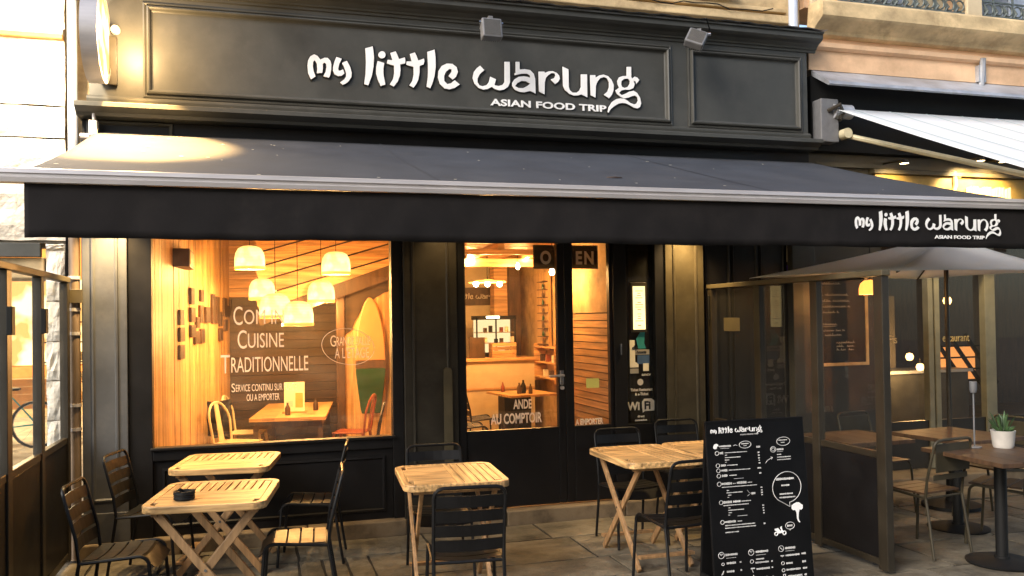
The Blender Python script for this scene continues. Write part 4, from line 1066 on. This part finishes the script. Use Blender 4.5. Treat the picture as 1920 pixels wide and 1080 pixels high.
for (x0, y0, x1) in ((232, 404, 298), (252, 635, 318)): line([(x0, y0), (x1, y0)], .0014)
line([(448, 322), (462, 305), (480, 296), (498, 288)]); line([(484, 284), (499, 288), (490, 300)]); line([(320, 480), (335, 500), (350, 502)], .001); line([(320, 518), (335, 508)], .001)
line([(232, 200), (245, 194), (258, 199)]); line([(131, 858), (140, 868), (149, 858), (131, 858)]); line([(329, 858), (338, 868), (347, 858), (329, 858)]); line([(536, 856), (550, 868)], .003)
line([(140, 985), (155, 960), (150, 978), (140, 985)]); line([(146, 1010), (158, 1012), (150, 1036), (142, 1030), (146, 1010)]); line([(340, 965), (350, 990)], .002); line([(335, 965), (360, 965)], .004); line([(350, 1005), (346, 1040), (356, 1040), (352, 1005)], .002)
line([(536, 905), (548, 914), (560, 905), (536, 905)], .002); line([(553, 1022), (569, 1022), (565, 1048), (556, 1048), (553, 1022)], .002)
# speech bubble
P = []
for k in range(27):
    a = R(112 + k * 12.5); P.append((592 + 99 * math.cos(a), 482 + 98 * math.sin(a)))
line(P, .0022); line([P[0], (610, 606), (609, 575)], .002)
ring(607, 724, 31, 22); line([(600, 744), (606, 754), (616, 744)]); bar(607, 724, 38, 14)
for q in (.6, 1.2): pass
pr.build('menu_print', chalk, front)
def shape(pts, name='menu_drawing', y=-.003):
    me = curve_mesh([[(MX(*p)[0] * 1000, MX(*p)[1] * 1000) for p in pts]], .0008); me.materials.append(white)
    me.name = name
    return link(bpy.data.objects.new(name, me), front, loc=(0, y, 0))
shape([(640, 588), (655, 582), (672, 583), (686, 594), (699, 602), (698, 622), (688, 632), (676, 628), (671, 645), (668, 665), (668, 685), (673, 700), (679, 708), (672, 710), (663, 700), (657, 684), (655, 660), (652, 640), (645, 630), (630, 630), (620, 618), (622, 600), (632, 592)])
line([(645, 640), (634, 662)], .0022); line([(678, 640), (690, 660)], .0022)
# scooter
shape([(500, 736), (524, 732), (528, 738), (540, 752), (546, 745), (538, 735), (541, 726), (552, 722), (549, 730), (553, 746), (562, 756), (556, 764), (530, 766), (518, 768), (512, 752), (502, 748)])
def dring(cx, cy, r):
    P = [(MX(cx + r * math.cos(k * math.pi / 8), cy + r * math.sin(k * math.pi / 8))) for k in range(16)]
    MB().tube([(p[0], pf, p[1]) for p in P], .0032, 5, closed=True).build('menu_drawing', white, front)
dring(511, 768, 10); dring(567, 766, 11)
shape([(97, 198), (104, 184), (118, 180), (130, 186), (132, 198), (122, 196), (120, 210), (108, 214), (98, 208)])
logo(front, MX(80, 122)[0], -.003, MX(80, 118)[1], .124, white, .0008, single=True)
text('ASIAN FOOD TRIP', .008, MX(278, 130)[0], -.003, MX(278, 136)[1], chalk, front, sx=1.4, ext=.0006)

# ================================================================== GLASS WINDBREAKS
def windbreak(x, posts, ztop, zglass, fm, pm, label, gl, top_m):
    t = thing('glass_windbreak', label, 'windbreak', (x, 0, 0))
    y0, y1 = posts[0][0], posts[-1][1]
    for (a, b) in posts: B('post', fm, t, -.028, .028, a, b, 0.02, ztop - .002, bevel=.004)
    B('top_rail', top_m, t, -.034, .034, y0 - .01, y1 + .01, ztop, ztop + .04, bevel=.005)
    for (p, q) in zip(posts, posts[1:]):
        a, b = p[1] + .0005, q[0] - .0005
        B('glass_pane', gl, t, -.004, .002, a + .012, b - .012, zglass + .012, ztop - .012)
        B('glazing_bar', fm, t, -.02, .02, a, b, zglass - .03, zglass + .015, bevel=.003)
        B('lower_panel', pm, t, -.015, .015, a, b, .09, zglass - .031, bevel=.003)
        B('bottom_rail', fm, t, -.024, .024, a, b, .045, .088, bevel=.003)
    return t
wl_ = windbreak(-1.37, [(-3.4, -3.33), (-2.60, -2.53), (-1.80, -1.70), (-1.0, -.92), (-.20, -.12)], 2.08, .92, bronze, paint_blk, 'tall glazed windbreak with dark posts along the left edge of the terrace', glass_w, olive)
for (yy, zz) in ((-1.03, 1.85), (-1.83, 1.85)): B('clamp', black, wl_, .029, .06, yy - .0, yy + .07, zz - .14, zz + .02, bevel=.004)
wr_ = windbreak(4.06, [(-2.37, -2.28), (-1.66, -1.575), (-.89, -.80), (-.10, -.03)], 2.01, .80, bronze, paint_blk, 'dark framed glazed windbreak between the menu board and the neighbouring terrace', glass_r, olive)
B('notice_paper', olive, wr_, -.008, -.005, -.55, -.28, 1.62, 1.74)
B('door_pull', black, wr_, -.045, -.029, -.08, -.06, 1.72, 1.95, bevel=.004)

# ================================================================== DOWNPIPE
dp = thing('downpipe', 'thin vertical drainpipe with clips beside the left grey pilaster', 'drainpipe', (-1.325, -.05, 0))
MB().tube([(0, 0, 0), (0, 0, 2.6)], .038, 12).build('lower_pipe', pipe_m, dp, smooth=True)
MB().tube([(0, 0, 2.6), (0, 0, 7.0)], .036, 12).build('upper_pipe', pipe_w, dp, smooth=True)
for z in (.5, .98, 1.16, 1.70, 1.88, 2.02, 2.12): MB().lathe([(.040, -.012), (.046, -.012), (.046, .012), (.040, .012)], (0, 0, z), 14).build('pipe_clip', alu, dp)
B('box_clip', olive, dp, -.03, .06, -.05, -.02, 1.93, 2.03)
# house upper wall over the name board
uw = thing('upper_facade', 'beige stone upper wall above the dark name board with thin ledge and cable', 'building wall')
B('wall', tan_stone, uw, -1.37, 5.20, .125, .6, 3.0, 8.0)
B('string_course', tan_stone, uw, -1.30, 5.02, .02, .124, 4.60, 4.68, bevel=.01)
B('string_course', tan_stone, uw, -1.30, 5.02, .06, .124, 4.72, 4.76, bevel=.008)
B('window_sill', tan_stone, uw, 2.2, 4.45, -.03, .124, 4.83, 4.90, bevel=.012)
B('shutter', orange_w, uw, 2.4, 4.3, .10, .124, 4.92, 6.5)
MB().tube([(.5 + k * .12, .0, 4.70 + .018 * math.sin(k * .9) + .012 * math.sin(k * 2.3)) for k in range(37)], .006, 5).build('cable', black, uw)
MB().tube([(5.03, -.02, 4.55), (5.03, -.02, 7.8)], .045, 12).build('rain_pipe', pipe_w, uw, smooth=True)
# ================================================================== LEFT STONE BUILDING AND PASSAGE
lbd = thing('stone_building', 'pale rough stone building at far left with an open passage at street level', 'building')
B('wall_core', mortar, lbd, -6.0, -1.40, .045, .6, 2.39, 9.0)
B('pier_core', mortar, lbd, -1.535, -1.40, .045, .6, 0, 2.388)
def block(x0, x1, z0, z1, y=0.0, rough=.012, m_=stone_w, name='stone'):
    r_ = random.Random(int((x0 + 9) * 999 + z0 * 77))
    def fn(u, v):
        e = 1 if 0 < u < 1 and 0 < v < 1 else 0
        return (x0 + (x1 - x0) * u + r_.uniform(-.004, .004), y + (.018 if not e else r_.uniform(-rough, rough)), z0 + (z1 - z0) * v + r_.uniform(-.004, .004))
    mb = MB().grid(fn, 5, 4)
    n = len(mb.v)
    for (a, b) in ((x0, z0), (x1, z0), (x1, z1), (x0, z1)): mb.v.append((a, y + .05, b))
    return mb.build(name, m_, lbd)
zc = [2.40, 2.87, 3.185, 3.43, 3.93]
for i in range(len(zc) - 1):
    x = -1.392
    while x > -4.2:
        w_ = rnd.uniform(.38, .75)
        block(x - w_ + .007, x, zc[i] + .006, zc[i + 1] - .006, 0, .016 if i < 2 else .006); x -= w_
x = -1.392
for z in (4.02, 4.5, 5.0, 5.5):
    x = -1.392
    while x > -4.2:
        w_ = rnd.uniform(.5, .9); block(x - w_ + .007, x, z + .005, z + .47, 0, .005); x -= w_
B('wooden_ledge', orange_w, lbd, -4.2, -1.40, -.025, .04, 3.94, 3.975, bevel=.004)
B('ledge_stone', stone_w, lbd, -4.2, -1.40, -.012, .04, 3.977, 4.015)
z = 0.02
while z < 2.38:
    h_ = rnd.uniform(.26, .42); z1 = min(2.385, z + h_)
    block(-1.53, -1.40, z + .005, z1 - .005, 0, .01); z = z1
B('shop_board', wb_grey, lbd, -4.5, -1.56, -.02, .04, 2.28, 2.385, bevel=.004)
B('lintel', tan_stone, lbd, -4.5, -1.54, .02, .5, 2.12, 2.278, bevel=.01)
# passage behind
al = struct(B('passage_floor', mat('pale_flagstone', (.42, .38, .30), .8, var=.2, scale=(2, 2, 2), bump=.6), None, -9, -1.0, .6, 11.9, -.03, .0))
bw = thing('passage_shop', 'warm lit shop wall at the far end of the passage on the left', 'shop')
B('rear_wall', orange_w, bw, -9, -.95, 12, 12.2, 0, 5)
B('window_band', emit_mat('shop_glow', (1.0, .72, .32), 1.5, (.55, .25, .07), 2.2), bw, -7.5, -2.0, 11.95, 11.98, 1.0, 2.7)
B('counter_band', tan_stone, bw, -7.5, -2.0, 11.6, 11.95, 0, .75)
struct(B('passage_wall', stone_w, None, -1.39, -1.34, .6, 12, 0, 4))
struct(B('passage_ceiling', tan_stone, None, -9, -.95, .6, 12, 3.6, 3.8))
bulb_light((-4.2, 9.0, 2.8), 320, .2, (1.0, .75, .42), parent=bw)
# bicycle
bk = thing('bicycle', 'teal framed bicycle parked in the passage behind the left windbreak', 'bicycle', (-3.55, 6.8, 0))
def wheel(cx):
    wv = MB().tube([(cx + .33 * math.cos(k * math.pi / 12), 0, .34 + .33 * math.sin(k * math.pi / 12)) for k in range(24)], .02, 6, closed=True).build('tyre', black, bk, smooth=True)
    sp = MB()
    for k in range(14): a = k * math.pi / 7; sp.tube([(cx, 0, .34), (cx + .32 * math.cos(a), 0, .34 + .32 * math.sin(a))], .002, 3)
    sp.tube([(cx + .31 * math.cos(k * math.pi / 12), 0, .34 + .31 * math.sin(k * math.pi / 12)) for k in range(24)], .008, 5, closed=True).build('spokes', alu, bk)
wheel(.45); wheel(-.6)
MB().tube([(.45, 0, .34), (.0, 0, .30), (.10, 0, .78), (.45, 0, .34)], .014, 6).tube([(0, 0, .30), (-.42, 0, .80), (.09, 0, .72)], .018, 6).tube([(-.6, 0, .34), (-.42, 0, .88)], .016, 6).build('frame', teal_p, bk, smooth=True)
MB().tube([(-.42, 0, .86), (-.40, 0, 1.0), (-.46, -.22, 1.02)], .012, 6).tube([(-.40, 0, 1.0), (-.46, .22, 1.02)], .012, 6).build('handlebar', chrome, bk)
MB().box(-.02, .24, -.07, .07, .84, .88).build('saddle', black, bk, bevel=.02)
pb = thing('planter_box', 'orange wooden box on legs behind the bicycle in the passage', 'planter', (-3.2, 7.6, 0))
for k in range(4): B('box_board', orange_w, pb, -.55, .55, 0, .02, .50 + k * .115, .61 + k * .115)
for sx in (-.52, .48): B('leg', dark_wood, pb, sx, sx + .05, .021, .08, 0, .95)
ds_ = thing('goods_rack', 'dark rack hung with small brass goods in the passage at far left', 'rack', (-3.0, 8.6, 0))
for xx in (-.5, .0, .5): B('rack_post', black, ds_, xx - .03, xx + .03, -.03, .03, 0, 2.0)
for k in range(5): B('rack_shelf', black, ds_, -.5, .5, -.12, -.031, .5 + k * .33, .52 + k * .33)
for k in range(15): MB().lathe([(0, 0), (.05, .01), (.06, .08), (.02, .15)], (-.42 + (k % 5) * .2, -.08, .53 + (k // 5) * .33), 8).build('brass_pot', tan_stone, ds_)

# ================================================================== RIGHT NEIGHBOUR
nb = thing('neighbour_building', 'peach rendered neighbouring building at right with tan cornice and dark glazed shop below', 'building')
B('upper_wall', peach, nb, 5.21, 14, .0, .5, 4.16, 4.50)
B('upper_wall', peach, nb, 5.21, 14, .05, .5, 4.79, 9.0)
MB().prism([(-.02, 4.36), (-.05, 4.38), (-.06, 4.42), (-.0, 4.43), (-.0, 4.36)], 5.21, 14, 'yz').build('lower_moulding', peach, nb)
MB().prism([(-.01, 4.48), (-.06, 4.50), (-.07, 4.53), (-.14, 4.58), (-.20, 4.61), (-.22, 4.63), (-.22, 4.76), (-.20, 4.785), (.0, 4.80), (.05, 4.48)], 5.22, 14, 'yz').build('cornice', tan_stone, nb)
MB().tube([(7.28, -.06, 4.40), (7.28, -.03, 4.12)], .03, 8).box(7.235, 7.325, -.05, .0, 4.16, 4.33).build('vent_stub', zinc, nb)
# windows and shutters over the cornice
for (x0, x1, m_) in ((5.26, 5.42, cream_wall), (5.44, 5.80, orange_w), (5.82, 6.10, far_wall), (6.12, 6.36, zinc), (6.38, 6.88, cream_wall), (7.06, 7.20, tan_stone), (7.22, 7.7, zinc), (7.72, 8.4, pipe_w)):
    B('shutter_panel', m_, nb, x0, x1, .01, .049, 4.80, 6.6, bevel=.006)
B('balcony_pier', cream_wall, nb, 7.0, 7.19, -.16, -.04, 4.79, 5.8, bevel=.01)
# wrought iron
def railing(x0, x1, label):
    t = thing('iron_railing', label, 'railing', (x0, -.13, 4.80), 0, 'iron railings over the cornice')
    L_ = x1 - x0
    B('bottom_bar', iron, t, 0, L_, -.012, .012, 0.0, .025); B('upper_bar', iron, t, 0, L_, -.012, .012, .85, .88); B('middle_bar', iron, t, 0, L_, -.008, .008, .16, .175)
    k = 0; x = .09
    while x < L_ - .05:
        a = [(x + .055 * math.cos(q), 0, .09 + .055 * math.sin(q)) for q in [i * math.pi / 8 for i in range(16)]]
        MB().tube(a, .009, 5, closed=True).build('scroll_ring', iron, t)
        pts = [(x + .075 * (1 - q / 14) * math.cos(q * .75), 0, .30 + .10 * (1 - q / 14) * math.sin(q * .75)) for q in range(13)]
        MB().tube(pts, .009, 5).build('scroll', iron, t)
        pts = [(x + .07 * (1 - q / 14) * math.cos(3.1 - q * .75), .0, .50 + .10 * (1 - q / 14) * math.sin(3.1 - q * .75)) for q in range(13)]
        MB().tube(pts, .009, 5).build('scroll', iron, t)
        MB().tube([(x - .06, 0, .02), (x - .02, 0, .07), (x - .07, 0, .15)], [.012, .02, .006], 5).build('leaf', iron, t)
        if k % 2 == 0: B('upright', iron, t, x + .055, x + .07, -.007, .007, .026, .849)
        x += .125; k += 1
    return t
railing(5.46, 6.98, 'scrolled green-grey iron railing over the peach wall, left of the yellow pier')
railing(7.21, 9.3, 'scrolled green-grey iron railing over the peach wall, right of the yellow pier')
# zinc ledge, dark void
MB().prism([(.0, 4.155), (-.26, 3.985), (-.28, 3.95), (-.26, 3.94), (.0, 4.10)], 5.235, 14, 'yz').build('zinc_ledge', zinc, nb)
B('dark_fascia', black, nb, 5.21, 14, -.02, .3, 3.36, 4.095)
B('shop_header', olive, nb, 5.21, 14, .08, .3, 2.55, 3.355)
B('header_ledge', olive, nb, 5.3, 14, .03, .079, 3.22, 3.26)
B('sign_recess', olive, nb, 5.95, 9.0, .0, .079, 3.17, 3.21)
B('sign_board', mat('gold_board', (.42, .28, .07), .5, var=.15), nb, 6.0, 9.0, .05, .079, 2.62, 3.165)
B('shop_pier', bronze, nb, 5.21, 6.02, .02, .3, 0, 2.548)
# gilt script, only the top of it shows over the awning
sc_ = MB()
P = [(7.04, 3.17), (6.97, 3.22), (6.98, 3.08), (6.93, 2.96), (7.0, 2.92), (7.10, 2.95)]
sc_.tube([(x, .03, z) for x, z in P], .022, 6)
for k in range(7):
    x = 7.12 + k * .085
    sc_.tube([(x, .03, 2.92), (x + .01, .03, 3.05 + .02 * (k % 2)), (x + .045, .03, 3.07), (x + .05, .03, 2.92)], .017, 6)
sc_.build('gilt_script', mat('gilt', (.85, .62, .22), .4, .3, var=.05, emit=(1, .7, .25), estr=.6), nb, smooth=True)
def spot(loc, e, target, col=(1.0, .72, .34), parent=None, size=60, blend=.6, r=.04):
    ld = bpy.data.lights.new('spot_light', 'SPOT'); ld.energy = e; ld.color = col; ld.spot_size = R(size); ld.spot_blend = blend; ld.shadow_soft_size = r
    o = bpy.data.objects.new('spot_light', ld); COL.objects.link(o)
    o.location = loc
    d = Vector(target) - Vector(loc); o.rotation_euler = d.to_track_quat('-Z', 'Y').to_euler()
    return o
disc_m = emit_mat('downlight_glow', (1.0, .72, .35), 9)
for i, (x, z, e) in enumerate([(6.12, 3.24, 12), (7.05, 3.30, 45), (7.35, 3.30, 30)]):
    t = thing('shop_spotlight', ['small lit spotlight under the white striped awning, leftmost of three', 'small lit spotlight over the gilt script, middle of three', 'small lit spotlight over the gilt script, rightmost of three'][i], 'spotlight', (x, -.22, z), 0, 'spotlights over the neighbouring shop sign')
    MB().lathe([(.0, .03), (.035, .025), (.05, -.01), (.046, -.012)], n=16, cap=False).build('housing', bronze, t, smooth=True)
    MB().lathe([(0, -.008), (.044, -.008)], n=16, cap=False).build('lit_face', disc_m, t)
    MB().tube([(0, .0, .02), (0, .29, .04)], .01, 6).build('arm', bronze, t)
    spot((x, -.24, z - .03), e, (x + .03, .1, 2.85), size=110)
# neighbour's white striped awning
stm = translucent_mat('striped_canvas', (.95, .97, .98), .5)
na = thing('striped_awning', 'pale striped canvas awning of the neighbouring shop at upper right', 'awning')
sp_ = Vector((0, -2.35, -.84))
MB().grid(lambda u, v: (5.36 + u * 5.5, -.17 - 2.3 * v, 3.745 - 1.02 * v - .012 * math.sin(math.pi * v)), 40, 6).build('canopy', stm, na, smooth=True).modifiers.new('s', 'SOLIDIFY').thickness = .004
for k in range(12):
    x0 = 5.55 + k * .44
    MB().grid(lambda u, v: (x0 + u * .022, -.17 - 2.3 * v, 3.7485 - 1.02 * v - .012 * math.sin(math.pi * v)), 1, 6).build('stripe', mat('pale_stripe', (.55, .66, .66), .85, var=.03), na)
MB().tube([(5.50, -.13, 3.50), (6.42, -1.62, 2.84)], .026, 8).build('folding_arm', cream_met, na, smooth=True)
MB().tube([(6.42, -1.62, 2.84), (6.0, -2.44, 2.72)], .026, 8).build('folding_arm', cream_met, na, smooth=True)
B('front_bar', alu, na, 5.3, 10.9, -2.52, -2.46, 2.66, 2.74)
gb = MB().box(5.22, 5.42, -.16, -.021, 3.42, 3.84)
gb.build('wall_bracket', plastic_g, na, bevel=.01)
MB().tube([(5.30, -.16, 3.72), (5.36, -.26, 3.76), (5.44, -.20, 3.70), (5.38, -.22, 3.62)], .022, 7).build('gear', bronze, na, smooth=True)
MB().lathe([(0, -.05), (.05, -.05), (.05, .05), (0, .05)], (5.47, -.18, 3.50), 14, 'y').build('arm_joint', cream_met, na, smooth=True)
MB().lathe([(0, 0), (.07, 0), (.07, .20), (.0, .20)], (5.36, -.15, 3.72), 16, 'x').build('roller_end', zinc, na)
# glazed front
gz = .30
for (a, b) in ((6.02, 6.08), (6.80, 6.865), (6.885, 6.95), (7.55, 7.69), (8.6, 8.7), (9.8, 9.9)): B('mullion', mull_m, nb, a, b, gz - .04, gz + .04, .12, 2.545, bevel=.004)
B('low_rail', bronze, nb, 6.085, 9.79, gz - .02, gz + .02, .12, .62)
ng = B('shop_pane', glass_n, nb, 6.03, 9.85, gz + .041, gz + .046, .60, 2.545)
text('Fis', .085, 6.28, gz - .045, 1.445, tan_stone, nb, sx=.9, ext=.002)
text('estaurant', .085, 7.05, gz + .037, 1.445, mat('gold_letters', (.55, .40, .15), .5), nb, sx=.78, ext=.001)
B('stone_sill', stone_step, nb, 5.2, 14, -.1, .4, -.02, .11, bevel=.01)
# neighbour's interior
nf = B('shop_floor', floor_wood, None, 5.2, 14, .36, 5.5, .05, .11); struct(nf)
struct(B('shop_rear_wall', dark_wood, None, 5.0, 14, 5.2, 5.3, .1, 3.0)); struct(B('shop_ceiling', far_wall, None, 5.0, 14, .31, 5.3, 2.95, 3.05)); struct(B('shop_side_wall', dark_wood, None, 5.0, 5.05, .5, 5.2, .1, 2.94))
og = thing('lit_alcove', 'orange lit alcove with dark slanting stair rails inside the neighbouring shop', 'alcove', (0, 2.6, 0))
B('lit_panel', mat('alcove_wall_glow', (.8, .35, .12), .8, emit=(1.0, .40, .12), estr=.5), og, 9.02, 9.72, 0, .05, .82, 1.28)  # wall panel emits, so the alcove's lamplight sits in its material
for k in range(3): MB().beam((8.95 + k * .28, -.04, 1.45), (9.5 + k * .28, -.04, .75), .03, .05).build('stair_rail', black, og)
for k in range(4): B('stair_tread', black, og, 9.0, 9.9, -.09, -.0401, .80 + k * .16, .82 + k * .16)
B('grey_screen', far_wall, None, 8.15, 8.50, 2.75, 2.77, .9, 2.0); tag(bpy.data.objects['grey_screen'], 'tall grey panel standing behind the neighbouring shop glass', 'screen')
kc = thing('back_counter', 'low grey counter with lamp inside the neighbouring shop', 'counter', (8.0, 2.2, .11))
B('counter_body', wb_grey, kc, -.6, 1.2, 0, .5, 0, .85); B('counter_top', zinc, kc, -.65, 1.25, -.04, .54, .851, .89)
for i, (p, e) in enumerate([((7.99, 1.9, 1.20), 16), ((7.94, 1.2, 1.90), 12), ((8.06, 1.8, 1.07), 5)]):
    t = thing('glowing_globe', ['small orange lamp glowing low behind the neighbouring glass', 'round yellow lamp glowing high behind the neighbouring glass', 'tiny orange lamp just below the low orange lamp'][i], 'lamp', p)
    MB().lathe([(0, -.05), (.035, -.04), (.05, 0), (.035, .04), (0, .05)], n=14).build('globe', emit_mat('orange_glow', (1.0, .58, .20), 4), t, smooth=True)
    MB().tube([(0, 0, .05), (0, 0, 1.0 if i == 1 else .12)], .006, 5).build('stem', bronze, t)
    bulb_light((0, -.02, -.09), e, .05, (1, .6, .25), parent=t)
# blackboard on the pier
bbd = thing('blackboard', 'white framed blackboard with faint handwriting on the pier behind the windbreak', 'blackboard', (5.23, 0, 1.28))
B('board_surface', board_blk, bbd, 0, .56, -.012, .018, 0, .84)
MB().frame(-.03, .59, -.03, .87, [(0, .018), (0, -.022), (.03, -.022), (.03, -.012)]).build('board_frame', tan_stone, bbd)
hw = MB()
for (x0, z, n) in [(.06, .77, 9), (.03, .66, 13), (.06, .60, 12), (.07, .545, 12), (.05, .49, 8), (.05, .37, 7), (.06, .31, 10), (.09, .265, 7), (.22, .19, 8), (.22, .155, 8), (.22, .12, 8)]:
    x = x0
    for k in range(n):
        if rnd.random() < .12: x += .02; continue
        h_ = rnd.uniform(.012, .028)
        hw.tube([(x, -.0135, z), (x + .006, -.0135, z + h_), (x + .013, -.0135, z + .002), (x + .02, -.0135, z + .014 * rnd.random()), (x + .027, -.0135, z)], .0016, 3, caps=False)
        x += .027
hw.tube([(.05, -.0135, .355), (.22, -.0135, .36)], .0015, 3)
hw.build('handwriting', chalk, bbd)
tp = thing('reflection_lamp', 'small glowing half-round lamp standing in for a reflection before the blackboard', 'pendant lamp', (5.42, -.55, 2.0))  # solid lamp built in place of a lamp's reflection in the windbreak glass
MB().lathe([(.098, -.065), (.098, -.01), (.085, .035), (.055, .062), (.0, .07)], n=20, cap=False).build('shade', mat('amber_shade', (.8, .45, .15), .5, emit=(1, .35, .06), estr=1.3), tp, smooth=True)
MB().lathe([(0, -.04), (.028, -.03), (.034, 0), (.02, .03)], n=10).build('bulb', core_m, tp, smooth=True)
MB().tube([(0, 0, .07), (0, 0, .6)], .004, 5).build('cord', black, tp)
bulb_light((0, 0, -.10), 5, .04, parent=tp)
st1 = thing('licence_sticker', 'small pale sticker on the dark panel below the valance end', 'sticker', (4.92, .013, 2.30))
B('sheet', paper, st1, 0, .15, -.004, .0, -.03, .16); B('strip', violet_fl, st1, .0, .145, -.004, .0, -.14, -.06)
text('LICENCE', .028, .01, -.0055, .09, letter_edge, st1, sx=.8, rot=(0, R(-12), 0), bold=.001)

# parasol
pl = thing('parasol', 'white canvas parasol over the neighbouring terrace', 'parasol')
pk = Vector((6.0, -.85, 2.46)); cor = [Vector((4.33, -.27, 2.10)), Vector((4.80, -1.62, 2.09)), Vector((6.85, -1.40, 2.10)), Vector((6.35, -.10, 2.10))]
for i in range(4):
    a, b = cor[i], cor[(i + 1) % 4]
    def fn(u, v):
        e = a.lerp(b, u); p = pk.lerp(e, v)
        return (p.x, p.y, p.z - .06 * math.sin(math.pi * v) * (1 - .7 * abs(2 * u - 1)) + .012 * math.sin(math.pi * u) * v)
    o = MB().grid(fn, 10, 8).build('canopy_panel', white_fab, pl, smooth=True); o.modifiers.new('s', 'SOLIDIFY').thickness = .003
    MB().tube([pk - Vector((0, 0, .06)), a - Vector((0, 0, .012))], .008, 5).build('rib', bronze, pl)
MB().tube([(pk.x, pk.y, .04), (pk.x, pk.y, 2.54)], .02, 10).build('pole', bronze, pl, smooth=True)
MB().lathe([(0, 0), (.25, 0), (.25, .03), (.05, .06), (.04, .25), (0, .25)], (pk.x, pk.y, 0), 28).build('base', black, pl, smooth=True)
# neighbour's tables
def ped_table(loc, w_, d_, rz, label):
    t = thing('pedestal_table', label, 'table', loc, rz, 'dark pedestal tables on the neighbouring terrace')
    for k in range(4): B('top_board', dark_wood, t, -w_ / 2 + k * w_ / 4 + .0006, -w_ / 2 + (k + 1) * w_ / 4 - .0006, -d_ / 2, d_ / 2, .735, .765, bevel=.003)
    MB().lathe([(.04, .03), (.04, .734)], n=16).build('column', black, t, smooth=True)
    MB().lathe([(0, 0), (.23, 0), (.235, .012), (.20, .022), (.05, .035), (.05, .05), (0, .05)], n=36, cap=False).build('base', black, t, smooth=True)
    return t
ped_table((4.98, -2.38, 0), .66, .78, R(-4), 'dark pedestal table with the white plant pot at the right edge')
ped_table((5.45, -1.50, 0), .68, .72, R(6), 'dark pedestal table further back near the parasol pole')
ped_table((4.62, -1.30, 0), .62, .66, R(2), 'wooden pedestal table just behind the glazed windbreak')
GN = 'olive cafe chairs on the neighbouring terrace'
nc = make_chair('cafe_chair', (4.72, -1.92, 0), R(100), 'olive cafe chair seen from behind beside the windbreak post', GN, terr_m, flat=True)
rep(nc, (5.42, -1.98, 0), R(120), 'olive cafe chair between the two right-hand pedestal tables')
rep(nc, (5.95, -1.35, 0), R(185), 'olive cafe chair at the right of the rear pedestal table')
rep(nc, (5.30, -.75, 0), R(-80), 'olive cafe chair behind the rear pedestal table')
# pot with plant
pt = thing('potted_plant', 'small leafy plant in a white pot on the dark table at the right edge', 'plant', (5.20, -2.20, .766))
MB().lathe([(0, 0), (.065, 0), (.072, .02), (.082, .12), (.084, .125), (.076, .125), (.07, .10), (0, .10)], n=28, cap=False).build('pot', pot_w, pt, smooth=True)
MB().lathe([(0, .10), (.072, .10)], n=20, cap=False).build('soil', black, pt)
for k in range(46):
    a = rnd.uniform(0, 6.28); r_ = rnd.uniform(.03, .10); h_ = rnd.uniform(.10, .27)
    b0 = Vector((.02 * math.cos(a), .02 * math.sin(a), .10)); e = Vector((r_ * math.cos(a), r_ * math.sin(a), h_)); md_ = b0.lerp(e, .6) + Vector((0, 0, .02))
    s_ = Vector((-math.sin(a), math.cos(a), 0)) * rnd.uniform(.008, .015)
    mb = MB(); mb.v = [tuple(b0), tuple(md_ + s_), tuple(e), tuple(md_ - s_)]; mb.f = [(0, 1, 2), (0, 2, 3)]
    mb.build('leaf', plant_g, pt)
hs = thing('candle_stand', 'slim white metal candle stand on the dark table beside the plant pot', 'candle stand', (5.02, -2.12, .766))
MB().lathe([(0, 0), (.05, 0), (.05, .008), (0, .01)], n=20, cap=False).tube([(0, 0, .01), (0, 0, .40)], .006, 6).lathe([(.02, .40), (.026, .42), (.026, .48), (.02, .48)], n=12).build('stand', plastic_g, hs, smooth=True)

# ================================================================== LAMPS UNDER THE AWNING
def downlight(loc, e, tgt, label, size=95):
    t = thing('awning_downlight', label, 'lamp', loc, 0, 'small round lamps hidden under the awning')
    MB().lathe([(.0, .05), (.04, .05), (.05, .0), (.045, -.004)], n=16, cap=False).build('housing', bronze, t, smooth=True)
    MB().lathe([(0, .0), (.045, .0)], n=16, cap=False).build('lit_face', disc_m, t)
    MB().tube([(0, 0, .05), (0, .15, .08)], .008, 5).build('arm', bronze, t)
    spot((loc[0], loc[1], loc[2] - .02), e, tgt, (1.0, .66, .28), size=size, blend=.9, r=.05)
downlight((-1.02, -.26, 2.72), 130, (-1.08, -.12, 1.2), 'small round lamp above the left grey pilaster')
downlight((1.50, -.24, 2.70), 16, (1.5, -.12, 1.2), 'small round lamp above the middle pilaster')
downlight((3.74, -.26, 2.72), 95, (3.78, -.10, 1.2), 'small round lamp above the right pilaster')
downlight((-.45, -1.25, 2.58), 60, (-.25, -1.3, .7), 'added round lamp under the canvas brightening the two left tables', 110)  # added light to lift the left table tops
downlight((2.45, -.75, 2.74), 30, (2.9, -1.3, .7), 'added round lamp under the canvas warming the two right-hand tables', 90)  # put in to turn these table tops orange
downlight((1.75, -.70, 2.74), 14, (1.45, -1.6, .7), 'added round lamp under the canvas lighting the middle table', 60)  # added source, stands in for light from the doorway on this table

# ================================================================== UNSEEN HOUSE FRONT ACROSS THE STREET (behind the viewer, sized to block low sky light)
op = thing('opposite_sky_blocker', 'unseen grey house front across the street, sized to block low sky light', 'building')
B('wall', far_wall, op, -3, 11, -12.6, -12.0, -.03, 12)
for k in range(9):
    for z in (1.0, 4.6, 8.2):
        f_ = B('window', olive, op, -2.6 + k * .9, -2.05 + k * .9, -11.99, -11.94, z, z + 2.0)
        B('pane', glass_n, f_, -2.57 + k * .9, -2.08 + k * .9, -11.93, -11.92, z + .05, z + 1.95)
